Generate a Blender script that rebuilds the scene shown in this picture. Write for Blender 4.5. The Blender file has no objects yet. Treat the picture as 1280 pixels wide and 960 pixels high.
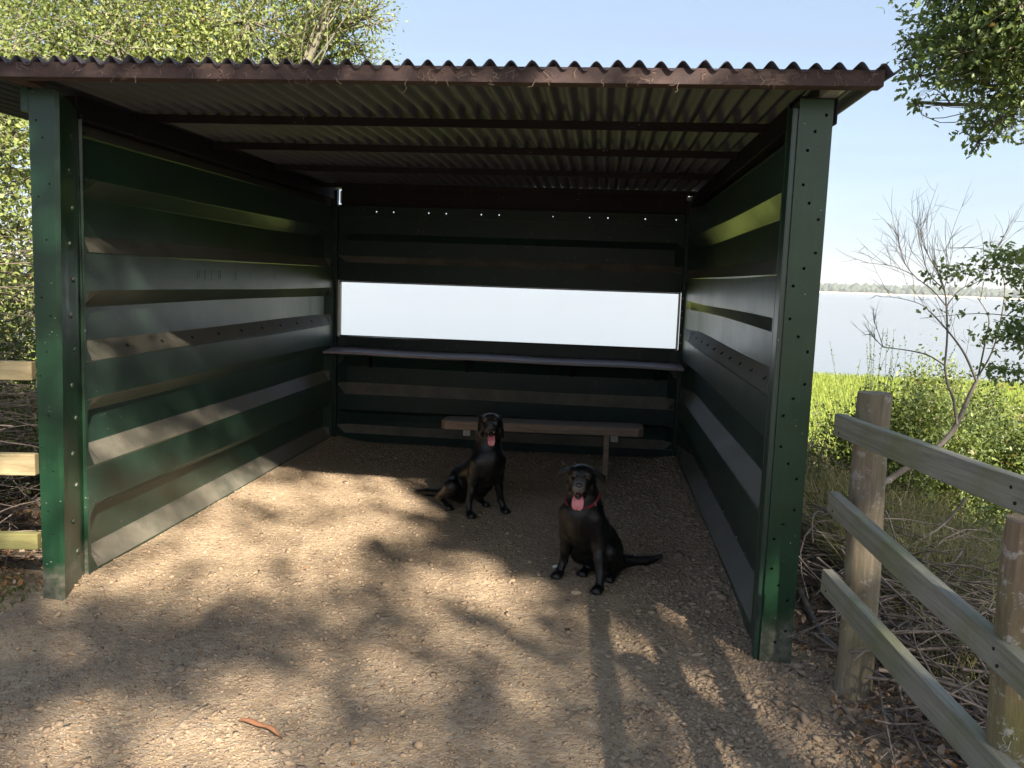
import bpy, bmesh, math, random, time
import numpy as np
from mathutils import Vector, Matrix
from mathutils.geometry import delaunay_2d_cdt
T0 = time.time()
rng = np.random.default_rng(7)
random.seed(7)
sc = bpy.context.scene
col = sc.collection

# ------------------------------------------------------------------ camera
W_, H_, F_ = 1280.0, 960.0, 1060.0
YAW, PITCH, ROLL = -0.1004, 0.122, 0.0348
CAM = Vector((2.428, -3.481, 1.55))
Fv = Vector((math.sin(YAW)*math.cos(PITCH), math.cos(YAW)*math.cos(PITCH), -math.sin(PITCH)))
R0 = Vector((math.cos(YAW), -math.sin(YAW), 0.0))
U0 = R0.cross(Fv)
Rv = R0*math.cos(ROLL) + U0*math.sin(ROLL)
Uv = -R0*math.sin(ROLL) + U0*math.cos(ROLL)
cd = bpy.data.cameras.new('camera')
cam = bpy.data.objects.new('camera', cd); col.objects.link(cam)
cam.matrix_world = Matrix(((Rv.x, Uv.x, -Fv.x, CAM.x), (Rv.y, Uv.y, -Fv.y, CAM.y), (Rv.z, Uv.z, -Fv.z, CAM.z), (0, 0, 0, 1)))
cd.sensor_width = 36.0; cd.lens = 36.0*F_/W_
cd.clip_start = 0.05; cd.clip_end = 6000
sc.camera = cam

def ray(u, v): return F_*Fv + (u-W_/2)*Rv - (v-H_/2)*Uv
def on_y(u, v, y):
    d = ray(u, v); return CAM + d*((y-CAM.y)/d.y)
def on_z(u, v, z=0.0):
    d = ray(u, v); return CAM + d*((z-CAM.z)/d.z)
def at_dist(u, v, dist):
    return CAM + ray(u, v).normalized()*dist

# ------------------------------------------------------------------ light
SUN = Vector((0.62, -1.0, 0.757)).normalized()      # direction towards the sun
SUN_EL = math.asin(SUN.z); SUN_AZ = math.atan2(SUN.x, SUN.y)
world = bpy.data.worlds.new('World'); sc.world = world; world.use_nodes = True
wn = world.node_tree.nodes; wl = world.node_tree.links
bg = wn['Background']
sky = wn.new('ShaderNodeTexSky'); sky.sky_type = 'NISHITA'; sky.sun_disc = False
sky.sun_elevation = SUN_EL; sky.sun_rotation = SUN_AZ
sky.air_density = 1.0; sky.dust_density = 1.3; sky.ozone_density = 1.0; sky.altitude = 0
bg.inputs['Strength'].default_value = 0.067
# thin high cirrus: a soft whitening of the sky
tc = wn.new('ShaderNodeTexCoord'); mp = wn.new('ShaderNodeMapping'); mp.inputs['Scale'].default_value = (1.2, 1.2, 7.0)
nz = wn.new('ShaderNodeTexNoise'); nz.inputs['Scale'].default_value = 1.6; nz.inputs['Detail'].default_value = 6; nz.inputs['Distortion'].default_value = 0.6
rp = wn.new('ShaderNodeValToRGB'); rp.color_ramp.elements[0].position = 0.42; rp.color_ramp.elements[1].position = 0.75
rp.color_ramp.elements[0].color = (.56, .56, .56, 1); rp.color_ramp.elements[1].color = (0.84, 0.84, 0.84, 1)
mx = wn.new('ShaderNodeMixRGB'); mx.inputs['Color2'].default_value = (2.2, 2.65, 3.4, 1)
wl.new(tc.outputs['Generated'], mp.inputs['Vector']); wl.new(mp.outputs['Vector'], nz.inputs['Vector'])
wl.new(nz.outputs['Fac'], rp.inputs['Fac']); wl.new(rp.outputs['Color'], mx.inputs['Fac'])
wl.new(sky.outputs['Color'], mx.inputs['Color1']); wl.new(mx.outputs['Color'], bg.inputs['Color'])
sl = bpy.data.lights.new('sun', 'SUN'); sl.energy = 4.8; sl.angle = math.radians(0.8); sl.color = (1.0, 0.89, 0.74)
so = bpy.data.objects.new('sun', sl); col.objects.link(so)
so.rotation_mode = 'QUATERNION'; so.rotation_quaternion = SUN.to_track_quat('Z', 'Y'); so.location = (6, -6, 12)
sc.view_settings.view_transform = 'Standard'; sc.view_settings.look = 'None'
sc.view_settings.exposure = 1.9; sc.view_settings.gamma = 1.0
sc.cycles.use_denoising = True
sc.cycles.max_bounces = 10; sc.cycles.diffuse_bounces = 5; sc.cycles.glossy_bounces = 4
sc.cycles.transmission_bounces = 6; sc.cycles.transparent_max_bounces = 8; sc.cycles.volume_bounces = 1

# ------------------------------------------------------------------ helpers
def tag(o, label=None, cat=None, group=None, kind=None):
    if label: o['label'] = label
    if cat: o['category'] = cat
    if group: o['group'] = group
    if kind: o['kind'] = kind
    return o
def empty(name, loc=(0, 0, 0), label=None, cat=None, group=None, rz=0.0):
    o = bpy.data.objects.new(name, None); col.objects.link(o); o.location = loc; o.rotation_euler = (0, 0, rz)
    o.empty_display_size = 0.2
    return tag(o, label, cat, group)
def mesh_np(name, V, F, mat, parent=None, smooth=False, cols=None, world_to=None):
    """V: (n,3) array, F: list of faces or (m,k) array. Vertices in world space unless the parent has moved."""
    V = np.asarray(V, dtype=np.float32).reshape(-1, 3)
    if parent is not None and world_to is None:
        V = V - np.array(parent.location, dtype=np.float32)
        if abs(parent.rotation_euler.z) > 1e-9:
            c, s = math.cos(-parent.rotation_euler.z), math.sin(-parent.rotation_euler.z)
            V = np.stack([V[:, 0]*c-V[:, 1]*s, V[:, 0]*s+V[:, 1]*c, V[:, 2]], 1)
    me = bpy.data.meshes.new(name)
    if isinstance(F, np.ndarray):
        m, k = F.shape
        me.vertices.add(len(V)); me.vertices.foreach_set('co', V.ravel())
        me.loops.add(m*k); me.loops.foreach_set('vertex_index', F.astype(np.int32).ravel())
        me.polygons.add(m); me.polygons.foreach_set('loop_start', np.arange(0, m*k, k, dtype=np.int32))
        me.update(calc_edges=True)
    else:
        me.from_pydata([tuple(map(float, v)) for v in V], [], F)
        me.update()
    if smooth: me.polygons.foreach_set('use_smooth', np.ones(len(me.polygons), dtype=bool))
    if cols is not None:
        a = me.color_attributes.new('tone', 'FLOAT_COLOR', 'POINT')
        c = np.ones((len(V), 4), dtype=np.float32); cc = np.asarray(cols, dtype=np.float32)
        c[:, :cc.shape[1]] = cc
        a.data.foreach_set('color', c.ravel())
    me.materials.append(mat)
    o = bpy.data.objects.new(name, me); col.objects.link(o)
    if parent is not None: o.parent = parent
    return o
def bevel(o, w=0.004, seg=2, ang=40):
    m = o.modifiers.new('bevel', 'BEVEL'); m.width = w; m.segments = seg; m.limit_method = 'ANGLE'; m.angle_limit = math.radians(ang)
    return o
BOXF = [(0, 3, 2, 1), (4, 5, 6, 7), (0, 1, 5, 4), (1, 2, 6, 5), (2, 3, 7, 6), (3, 0, 4, 7)]
def box_v(x0, x1, y0, y1, z0, z1):
    return [(x0, y0, z0), (x1, y0, z0), (x1, y1, z0), (x0, y1, z0), (x0, y0, z1), (x1, y0, z1), (x1, y1, z1), (x0, y1, z1)]
class MB:
    def __init__(s): s.v = []; s.f = []
    def add(s, V, F):
        b = len(s.v); s.v += [tuple(v) for v in V]; s.f += [tuple(i+b for i in f) for f in F]; return s
    def box(s, *a): return s.add(box_v(*a), BOXF)
    def tube(s, pts, rads, n=7, cap=True):
        pts = [Vector(p) for p in pts]; rings = []
        if not hasattr(rads, '__len__'): rads = [rads]*len(pts)
        ref = None; b = len(s.v)
        for i, p in enumerate(pts):
            t = (pts[min(i+1, len(pts)-1)]-pts[max(i-1, 0)]).normalized()
            if ref is None: ref = t.orthogonal().normalized()
            ref = (ref - t*ref.dot(t)).normalized(); q = t.cross(ref)
            for k in range(n):
                a = 2*math.pi*k/n; s.v.append(tuple(p + (ref*math.cos(a)+q*math.sin(a))*rads[i]))
        for i in range(len(pts)-1):
            for k in range(n):
                s.f.append((b+i*n+k, b+i*n+(k+1) % n, b+(i+1)*n+(k+1) % n, b+(i+1)*n+k))
        if cap:
            s.f.append(tuple(b+k for k in reversed(range(n)))); s.f.append(tuple(b+(len(pts)-1)*n+k for k in range(n)))
        return s
    def build(s, name, mat, parent=None, smooth=False): return mesh_np(name, s.v, s.f, mat, parent, smooth)
def sheet(name, P, off, mat, parent, smooth=False):
    """Thin metal: grid P[i,j] of points and a second skin displaced by off (vector or grid), closed at the rim."""
    P = np.asarray(P, dtype=float); n, m = P.shape[:2]; Q = P + np.asarray(off)
    V = np.concatenate([P.reshape(-1, 3), Q.reshape(-1, 3)]); N = n*m; F = []
    for i in range(n-1):
        for j in range(m-1):
            a, b, c, d = i*m+j, i*m+j+1, (i+1)*m+j+1, (i+1)*m+j
            F.append((a, b, c, d)); F.append((N+d, N+c, N+b, N+a))
    for i in range(n-1):
        for j in (0, m-1):
            a, d = i*m+j, (i+1)*m+j; F.append((a, d, N+d, N+a) if j == 0 else (d, a, N+a, N+d))
    for j in range(m-1):
        for i in (0, n-1):
            a, b = i*m+j, i*m+j+1; F.append((b, a, N+a, N+b) if i == 0 else (a, b, N+b, N+a))
    return mesh_np(name, V, F, mat, parent, smooth)
def holed_plate(name, w, h, holes, thick, mat, parent, origin, ex, ez, seg=10, outline=None):
    """Flat plate in the (ex, ez) plane with real round holes cut through; holes = [(u, v, r)]."""
    out = outline or [(0, 0), (w, 0), (w, h), (0, h)]
    vs = [Vector(p) for p in out]; fc = [list(range(len(out)))]; 
    for (u, v, r) in holes:
        b = len(vs); vs += [Vector((u+r*math.cos(2*math.pi*k/seg), v+r*math.sin(2*math.pi*k/seg))) for k in range(seg)]
        fc.append(list(range(b, b+seg)))
    edges = [(f[k], f[(k+1) % len(f)]) for f in fc for k in range(len(f))]
    v2, e2, f2, _, _, _ = delaunay_2d_cdt(vs, edges, [], 1, 1e-5)
    keep = []
    for f in f2:
        c = sum((v2[i] for i in f), Vector((0, 0)))/len(f)
        if not any((c-Vector((u, v))).length < r*0.98 for u, v, r in holes): keep.append(tuple(f))
    o_, ex, ez = Vector(origin), Vector(ex), Vector(ez); nrm = ex.cross(ez).normalized()*thick
    V = [o_+ex*p.x+ez*p.y for p in v2]; N = len(V); V += [p-nrm for p in V]
    F = keep + [tuple(N+i for i in reversed(f)) for f in keep]
    cnt = {}
    for f in keep:
        for k in range(len(f)):
            e = (f[k], f[(k+1) % len(f)]); cnt[e] = 1
    for (a, b) in list(cnt):
        if (b, a) not in cnt: F.append((b, a, N+a, N+b))
    return mesh_np(name, V, F, mat, parent)
def fbm(x, y, s=1.0, seed=0, octv=5):
    r = np.random.default_rng(seed); out = np.zeros_like(x, dtype=float); a = 1.0; tot = 0
    for o in range(octv):
        acc = 0
        for k in range(4):
            th = r.uniform(0, 6.283); ph = r.uniform(0, 6.283, 2); f = s*(2**o)*r.uniform(.7, 1.3)
            acc = acc + np.sin((x*np.cos(th)+y*np.sin(th))*f + ph[0] + 1.3*np.sin((x*np.sin(th)-y*np.cos(th))*f*.6+ph[1]))
        out += a*acc/4; tot += a; a *= .55
    return out/tot
def sstep(a, b, x): t = np.clip((x-a)/(b-a), 0, 1); return t*t*(3-2*t)

# ------------------------------------------------------------------ materials
class NT:
    def __init__(s, name):
        s.m = bpy.data.materials.new(name); s.m.use_nodes = True; s.n = s.m.node_tree.nodes; s.l = s.m.node_tree.links
        s.b = s.n['Principled BSDF']; s.out = s.n['Material Output']
        s.tc = s.n.new('ShaderNodeTexCoord'); s.geo = s.n.new('ShaderNodeNewGeometry')
    def map(s, scale=(1, 1, 1), src=None):
        m = s.n.new('ShaderNodeMapping'); m.inputs['Scale'].default_value = scale
        s.l.new(src or s.tc.outputs['Object'], m.inputs['Vector']); return m.outputs['Vector']
    def noise(s, scale, detail=4, rough=.55, vec=None, dist=0):
        n = s.n.new('ShaderNodeTexNoise'); n.inputs['Scale'].default_value = scale; n.inputs['Detail'].default_value = detail
        n.inputs['Roughness'].default_value = rough; n.inputs['Distortion'].default_value = dist
        s.l.new(vec or s.tc.outputs['Object'], n.inputs['Vector']); return n.outputs['Fac']
    def voro(s, scale, vec=None, feat='F1', out='Distance', rnd=1):
        n = s.n.new('ShaderNodeTexVoronoi'); n.inputs['Scale'].default_value = scale; n.feature = feat
        n.inputs['Randomness'].default_value = rnd
        s.l.new(vec or s.tc.outputs['Object'], n.inputs['Vector']); return n.outputs[out]
    def ramp(s, fac, stops):
        r = s.n.new('ShaderNodeValToRGB'); e = r.color_ramp.elements
        while len(e) < len(stops): e.new(.5)
        for i, (p, c) in enumerate(stops):
            e[i].position = p; e[i].color = (c, c, c, 1) if not hasattr(c, '__len__') else (*c, 1)
        s.l.new(fac, r.inputs['Fac']); return r.outputs['Color']
    def mix(s, fac, a, b, mode='MIX'):
        m = s.n.new('ShaderNodeMix'); m.data_type = 'RGBA'; m.blend_type = mode
        for val, i in ((fac, 0), (a, 6), (b, 7)):
            if hasattr(val, 'is_linked'): s.l.new(val, m.inputs[i])
            elif hasattr(val, '__len__'): m.inputs[i].default_value = (*val, 1)
            else: m.inputs[i].default_value = val
        return m.outputs[2]
    def math(s, op, a, b=0.0, c=None, clamp=False):
        m = s.n.new('ShaderNodeMath'); m.operation = op; m.use_clamp = clamp
        for i, val in enumerate((a, b) if c is None else (a, b, c)):
            if hasattr(val, 'is_linked'): s.l.new(val, m.inputs[i])
            else: m.inputs[i].default_value = val
        return m.outputs[0]
    def sep(s, v, k):
        x = s.n.new('ShaderNodeSeparateXYZ'); s.l.new(v, x.inputs[0]); return x.outputs[k]
    def attr(s, name='tone'):
        a = s.n.new('ShaderNodeAttribute'); a.attribute_name = name; return a.outputs['Color']
    def set(s, **k):
        for key, v in k.items():
            inp = s.b.inputs[key.replace('_', ' ')]
            if hasattr(v, 'is_linked'): s.l.new(v, inp)
            else: inp.default_value = (*v, 1) if hasattr(v, '__len__') and len(v) == 3 else v
        return s
    def bump(s, h, strength=.3, dist=.01):
        b = s.n.new('ShaderNodeBump'); b.inputs['Strength'].default_value = strength; b.inputs['Distance'].default_value = dist
        s.l.new(h, b.inputs['Height']); s.l.new(b.outputs['Normal'], s.b.inputs['Normal']); return s

def paint_mat(name, base, dustc=(0.19, 0.165, 0.13), rough=.34, dust_up=.8, wear=1.0, splash=True, sheen_band=False):
    t = NT(name)
    n1 = t.noise(2.2, 6, .6); n2 = t.noise(26, 5, .7)
    c = t.mix(t.ramp(n1, [(.3, 0), (.75, 1)]), tuple(b*.75 for b in base), tuple(b*1.25 for b in base))
    fade = t.ramp(t.noise(3.1, 7, .7, vec=t.map((1, .5, 3))), [(.48, 0), (.72, 1)])
    c = t.mix(t.math('MULTIPLY', fade, .30*wear), c, tuple(b*1.5+.006 for b in base))
    if sheen_band:  # paler band painted at window height, standing in for the window's reflection
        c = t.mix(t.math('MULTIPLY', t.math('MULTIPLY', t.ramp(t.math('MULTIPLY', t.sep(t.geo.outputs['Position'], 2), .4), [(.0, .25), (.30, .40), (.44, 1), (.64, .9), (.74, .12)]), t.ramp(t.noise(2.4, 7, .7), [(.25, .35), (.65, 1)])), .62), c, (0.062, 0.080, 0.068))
    streak = t.ramp(t.noise(14, 4, .6, vec=t.map((3.5, 3.5, .22))), [(.52, 0), (.7, 1)])
    c = t.mix(t.math('MULTIPLY', streak, .20*wear), c, tuple(b*1.5+.02 for b in base))
    up = t.ramp(t.sep(t.geo.outputs['Normal'], 2), [(.12, 0), (.5, 1)])
    dn = t.ramp(t.noise(5, 8, .75), [(.28, .35), (.6, 1)])
    dust = t.math('MULTIPLY', t.math('MULTIPLY', up, dn), dust_up)
    if splash:
        z = t.sep(t.geo.outputs['Position'], 2)
        lo = t.ramp(t.math('ADD', z, t.math('MULTIPLY', t.noise(4, 5), -.35)), [(-.12, 0), (.0, 1), (.26, 0)])
        lo = t.ramp(t.math('ADD', z, t.math('MULTIPLY', t.noise(4, 5), -.3)), [(-.12, .7), (.08, 0)])
        speck = t.ramp(n2, [(.42, 0), (.6, 1)])
        dust = t.math('MAXIMUM', dust, t.math('MULTIPLY', lo, t.math('ADD', t.math('MULTIPLY', speck, .6), .35)))
    c = t.mix(dust, c, dustc)
    # chips and bird-lime spots
    sp = t.ramp(t.voro(34), [(.07, 1), (.11, 0)]); gate = t.ramp(t.noise(7, 3), [(.53, 0), (.58, 1)])
    c = t.mix(t.math('MULTIPLY', t.math('MULTIPLY', sp, gate), .75), c, (0.42, 0.42, 0.38))
    scr = t.ramp(t.noise(9, 3, .5, vec=t.map((1, 9, 14)), dist=2.5), [(.497, 0), (.5, 1), (.503, 0)])
    c = t.mix(t.math('MULTIPLY', t.math('MULTIPLY', scr, gate), .4), c, (0.3, 0.31, 0.27))
    r = t.math('ADD', t.math('MULTIPLY', dust, .5), t.math('ADD', t.math('MULTIPLY', n1, .22), rough-.11), clamp=True)
    dent = t.noise(1.6, 3, .5)
    t.set(Base_Color=c, Roughness=r).bump(t.math('ADD', t.math('MULTIPLY', n2, .05), t.math('MULTIPLY', dent, 7.0)), .2, .006)
    return t.m
M = {}
M['green'] = paint_mat('green_paint', (0.009, 0.040, 0.018))
M['green_in'] = paint_mat('green_paint_walls', (0.009, 0.036, 0.023), rough=.33, splash=False, sheen_band=True)
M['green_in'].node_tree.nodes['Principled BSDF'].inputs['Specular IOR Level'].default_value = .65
M['green_back'] = paint_mat('green_paint_dimmed_back', (0.004, 0.019, 0.016), rough=.4, splash=False, wear=.5)  # same wall paint, its colour darkened for the dim back of the shelter
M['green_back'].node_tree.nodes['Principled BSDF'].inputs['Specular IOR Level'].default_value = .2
M['rust_paint'] = paint_mat('red_oxide_paint', (0.070, 0.038, 0.032), dustc=(0.12, 0.08, 0.06), rough=.7, splash=False)
M['dark_steel'] = paint_mat('dark_steel', (0.010, 0.008, 0.011), dustc=(0.06, 0.05, 0.045), rough=.5, splash=False, wear=.3)
M['dark_steel'].node_tree.nodes['Principled BSDF'].inputs['Specular IOR Level'].default_value = .15
M['galv'] = paint_mat('weathered_sheet', (0.062, 0.064, 0.095), dustc=(0.09, 0.075, 0.06), rough=.55, wear=.3, splash=False)
t_ = NT('rusty_angle_iron'); c_ = t_.mix(t_.ramp(t_.noise(7, 7, .7), [(.35, 0), (.65, 1)]), (0.030, 0.020, 0.021), (0.080, 0.048, 0.042))
c_ = t_.mix(t_.ramp(t_.noise(5.3, 6, .7, vec=t_.map((1, 1, 2.5))), [(.56, 0), (.66, .7)]), c_, (0.15, 0.10, 0.078)); c_ = t_.mix(t_.ramp(t_.noise(40, 5, .7), [(.3, .6), (.5, 0)]), c_, (0.03, 0.02, 0.018))
t_.set(Base_Color=c_, Roughness=.85).bump(t_.noise(60, 5, .7), .5, .003); M['rusty'] = t_.m
M['edge'] = paint_mat('bare_edge', (0.30, 0.32, 0.29), rough=.45, splash=False)

def wood_mat(name, a, b, algae=.5, lichen=0.0, bark=False, grain=(2.2, 26, 26), rough=.8):
    t = NT(name)
    v = t.map(grain)
    g = t.noise(2.2, 8, .62, vec=v, dist=.9); g2 = t.noise(9, 4, .7, vec=v)
    c = t.mix(t.ramp(g, [(.32, 0), (.68, 1)]), a, b)
    c = t.mix(t.ramp(g2, [(.58, 0), (.72, .55)]), c, tuple(x*.45 for x in a))
    n = t.noise(2.7, 5, .6)
    c = t.mix(t.math('MULTIPLY', t.ramp(n, [(.45, 0), (.68, 1)]), algae), c, (0.13, 0.15, 0.035))
    kn = t.ramp(t.voro(1.9, vec=t.map((1.3, 5, 5))), [(.05, 1), (.1, 0)])
    c = t.mix(t.math('MULTIPLY', kn, .7), c, (0.05, 0.035, 0.022))
    if lichen:
        li = t.ramp(t.noise(19, 6, .75), [(.56, 0), (.62, 1)])
        c = t.mix(t.math('MULTIPLY', li, lichen), c, (0.42, 0.40, 0.36))
    t.set(Base_Color=c, Roughness=rough).bump(t.math('ADD', g, g2), .55 if bark else .4, .006 if bark else .003)
    return t.m
M['rail'] = wood_mat('weathered_rail', (0.15, 0.142, 0.112), (0.29, 0.278, 0.225), .6, grain=(1.1, 30, 30))
M['rail_new'] = wood_mat('fresh_rail', (0.25, 0.195, 0.10), (0.39, 0.32, 0.185), .15)
M['rail_green'] = wood_mat('fresh_green_rail', (0.22, 0.20, 0.075), (0.34, 0.31, 0.12), .5)
M['post'] = wood_mat('round_post_wood', (0.14, 0.11, 0.075), (0.27, 0.22, 0.16), .25, .5, True, (22, 22, 1.8))
M['post2'] = wood_mat('barky_post_wood', (0.12, 0.08, 0.05), (0.24, 0.18, 0.115), .6, .75, True, (16, 16, 1.8))
M['bench'] = wood_mat('bench_plank', (0.115, 0.072, 0.045), (0.235, 0.16, 0.11), .0, rough=.5)
M['shelf'] = wood_mat('shelf_board', (0.14, 0.12, 0.13), (0.26, 0.23, 0.25), .0, rough=.42)
M['bark'] = wood_mat('tree_bark', (0.10, 0.085, 0.065), (0.20, 0.18, 0.145), .3, .2, True, (10, 10, 2))
M['twig'] = wood_mat('dead_twig', (0.085, 0.065, 0.055), (0.25, 0.20, 0.17), .1, 0, False, (6, 6, 6))
M['twig_pale'] = wood_mat('bare_twig', (0.12, 0.105, 0.09), (0.24, 0.21, 0.18), .0, 0, False, (6, 6, 6))

def leaf_mat(name, a, b, trans=.35, rough=.45):
    t = NT(name)
    at = t.attr(); r = t.sep(at, 0); g = t.sep(at, 1)
    c = t.mix(r, a, b); c = t.mix(t.math('MULTIPLY', g, 1.0), c, (0.24, 0.12, 0.045))
    t.set(Base_Color=c, Roughness=rough); t.b.inputs['Specular IOR Level'].default_value = .4
    tr = t.n.new('ShaderNodeBsdfTranslucent'); t.l.new(t.mix(.5, c, (0.30, 0.36, 0.04), 'MIX'), tr.inputs['Color'])
    mx = t.n.new('ShaderNodeMixShader'); mx.inputs[0].default_value = trans
    t.l.new(t.b.outputs[0], mx.inputs[1]); t.l.new(tr.outputs[0], mx.inputs[2]); t.l.new(mx.outputs[0], t.out.inputs[0])
    return t.m
M['leaf_bright'] = leaf_mat('sunny_oak_leaf', (0.13, 0.175, 0.055), (0.36, 0.41, 0.135), .45)
M['leaf_oak'] = leaf_mat('oak_leaf', (0.065, 0.11, 0.042), (0.22, 0.30, 0.115), .42)
M['leaf_dark'] = leaf_mat('dark_leaf', (0.035, 0.055, 0.020), (0.09, 0.12, 0.035), .25)
M['leaf_bush'] = leaf_mat('bush_leaf', (0.035, 0.065, 0.02), (0.17, 0.22, 0.055), .3)
M['leaf_broom'] = leaf_mat('broom_leaf', (0.07, 0.10, 0.045), (0.15, 0.18, 0.08), .2)
M['grass_dry'] = leaf_mat('tussock_blade', (0.12, 0.125, 0.045), (0.30, 0.27, 0.13), .25, .7)
M['grass_lime'] = leaf_mat('marsh_grass_blade', (0.18, 0.25, 0.045), (0.36, 0.41, 0.09), .4, .7)
M['litter'] = leaf_mat('fallen_leaf', (0.13, 0.085, 0.058), (0.36, 0.27, 0.20), .1, .8)

def ground_mat():
    t = NT('gravel_and_soil')
    a = t.attr(); grav = t.sep(a, 0); marsh = t.sep(a, 1)
    P = t.tc.outputs['Object']
    fine = t.noise(95, 6, .8); mid = t.noise(9, 6, .65); big = t.noise(1.1, 4)
    peb = t.voro(75, out='Color'); pebd = t.voro(75); peb2 = t.voro(32, out='Color'); pebd2 = t.voro(32)
    g = t.mix(t.ramp(mid, [(.3, 0), (.7, 1)]), (0.31, 0.215, 0.13), (0.46, 0.34, 0.21))
    g = t.mix(t.math('MULTIPLY', t.sep(peb, 0), .55), g, (0.46, 0.40, 0.32))
    g = t.mix(t.math('MULTIPLY', t.ramp(t.sep(peb2, 1), [(.6, 0), (.9, 1)]), .4), g, (0.25, 0.19, 0.145))
    g = t.mix(t.ramp(fine, [(.3, .55), (.48, 0)]), g, (0.09, 0.068, 0.048))
    g = t.mix(t.ramp(t.noise(2.1, 5), [(.52, 0), (.75, .45)]), g, (0.20, 0.13, 0.075))
    soil = t.mix(t.ramp(t.noise(14, 6, .7), [(.35, 0), (.65, 1)]), (0.055, 0.040, 0.026), (0.17, 0.125, 0.08))
    soil = t.mix(t.ramp(t.noise(3, 4), [(.5, 0), (.7, .6)]), soil, (0.07, 0.085, 0.03))
    mg = t.mix(t.ramp(t.noise(3.5, 6, .7), [(.3, 0), (.7, 1)]), (0.21, 0.28, 0.05), (0.34, 0.40, 0.09))
    c = t.mix(grav, soil, g); c = t.mix(marsh, c, mg)
    h = t.math('ADD', t.math('MULTIPLY', t.math('MINIMUM', pebd, .5), -1.2), t.math('ADD', fine, t.math('MULTIPLY', pebd2, -1.0)))
    t.set(Base_Color=c, Roughness=.95).bump(h, .75, .012)
    t.b.inputs['Specular IOR Level'].default_value = .2
    return t.m
M['ground'] = ground_mat()
def stone_mat():
    t = NT('gravel_stone'); a = t.attr()
    c = t.mix(t.sep(a, 0), (0.23, 0.165, 0.11), (0.48, 0.365, 0.245)); c = t.mix(t.math('MULTIPLY', t.sep(a, 1), .5), c, (0.25, 0.17, 0.12))
    c = t.mix(t.ramp(t.noise(60, 4), [(.3, .35), (.6, 0)]), c, (0.12, 0.10, 0.08))
    t.set(Base_Color=c, Roughness=.9).bump(t.noise(180, 3), .3, .002); return t.m
M['stone'] = stone_mat()
def simple(name, c, rough=.5, metal=0.0, **k):
    t = NT(name); n = t.noise(30, 5)
    t.set(Base_Color=t.mix(t.ramp(n, [(.3, 0), (.7, 1)]), tuple(x*.8 for x in c), tuple(min(1, x*1.15) for x in c)), Roughness=rough, Metallic=metal, **k)
    return t.m
M['bolt'] = simple('galvanised_bolt', (0.22, 0.22, 0.21), .5, .5)
M['web'] = simple('cobweb_debris', (0.24, 0.17, 0.13), .9)
M['lit_sheet'] = simple('painted_sunlit_edge', (0.55, 0.56, 0.52), .6)  # pale colour standing in for light on the window's end strips
M['eye'] = simple('amber_eye', (0.12, 0.07, 0.035), .08)
M['pupil'] = simple('eye_pupil', (0.004, 0.004, 0.004), .05)
M['nose'] = simple('wet_nose', (0.022, 0.022, 0.024), .25)
M['tongue'] = simple('wet_tongue', (0.58, 0.17, 0.18), .35); 
M['mouth'] = simple('mouth_lining', (0.045, 0.012, 0.012), .4)
M['tooth'] = simple('tooth', (0.75, 0.72, 0.62), .3)
M['collar'] = simple('red_webbing', (0.26, 0.018, 0.03), .7)
M['tagm'] = simple('pink_tag', (0.75, 0.22, 0.28), .35)
M['quartz'] = simple('pale_stone', (0.62, 0.58, 0.50), .7)
M['barkstrip'] = simple('orange_bark', (0.30, 0.135, 0.065), .8)
M['reed'] = simple('dry_reed', (0.42, 0.34, 0.20), .9)
def coat_mat():
    t = NT('black_coat'); a = t.attr()
    n = t.noise(60, 5, .7, vec=t.map((1, 1, .35)), dist=1.5)
    c = t.mix(t.ramp(n, [(.35, 0), (.75, 1)]), (0.0012, 0.0012, 0.0014), (0.0036, 0.0036, 0.0040))
    c = t.mix(t.sep(a, 0), c, (0.20, 0.19, 0.18))
    t.set(Base_Color=c, Roughness=t.math('ADD', t.math('MULTIPLY', n, .14), .30)).bump(t.math('ADD', n, t.noise(160, 3, .6, vec=t.map((1, 1, .2)))), .45, .005)
    t.b.inputs['Specular IOR Level'].default_value = .42
    return t.m
M['coat'] = coat_mat()
def water_mat():
    t = NT('lake_water'); v = t.map((1, 3.0, 1))
    w = t.math('ADD', t.noise(1.4, 5, .6, vec=v), t.math('MULTIPLY', t.noise(.05, 4, .5, vec=t.map((1, 3.5, 1))), .5))
    t.set(Base_Color=(0.17, 0.18, 0.19), Roughness=.16, IOR=1.33).bump(w, .026, .2)
    return t.m
M['water'] = water_mat()
def far_mat(name, a, b, s):
    t = NT(name); t.set(Base_Color=t.mix(t.ramp(t.noise(s, 5, .7), [(.35, 0), (.65, 1)]), a, b), Roughness=.95); return t.m
M['far_leaf'] = far_mat('far_foliage', (0.020, 0.038, 0.026), (0.06, 0.082, 0.045), .25)
M['far_land'] = far_mat('far_fields', (0.10, 0.13, 0.05), (0.24, 0.22, 0.12), .02)
M['shore_reeds'] = far_mat('far_shore', (0.40, 0.33, 0.24), (0.52, 0.44, 0.32), .03)

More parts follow.
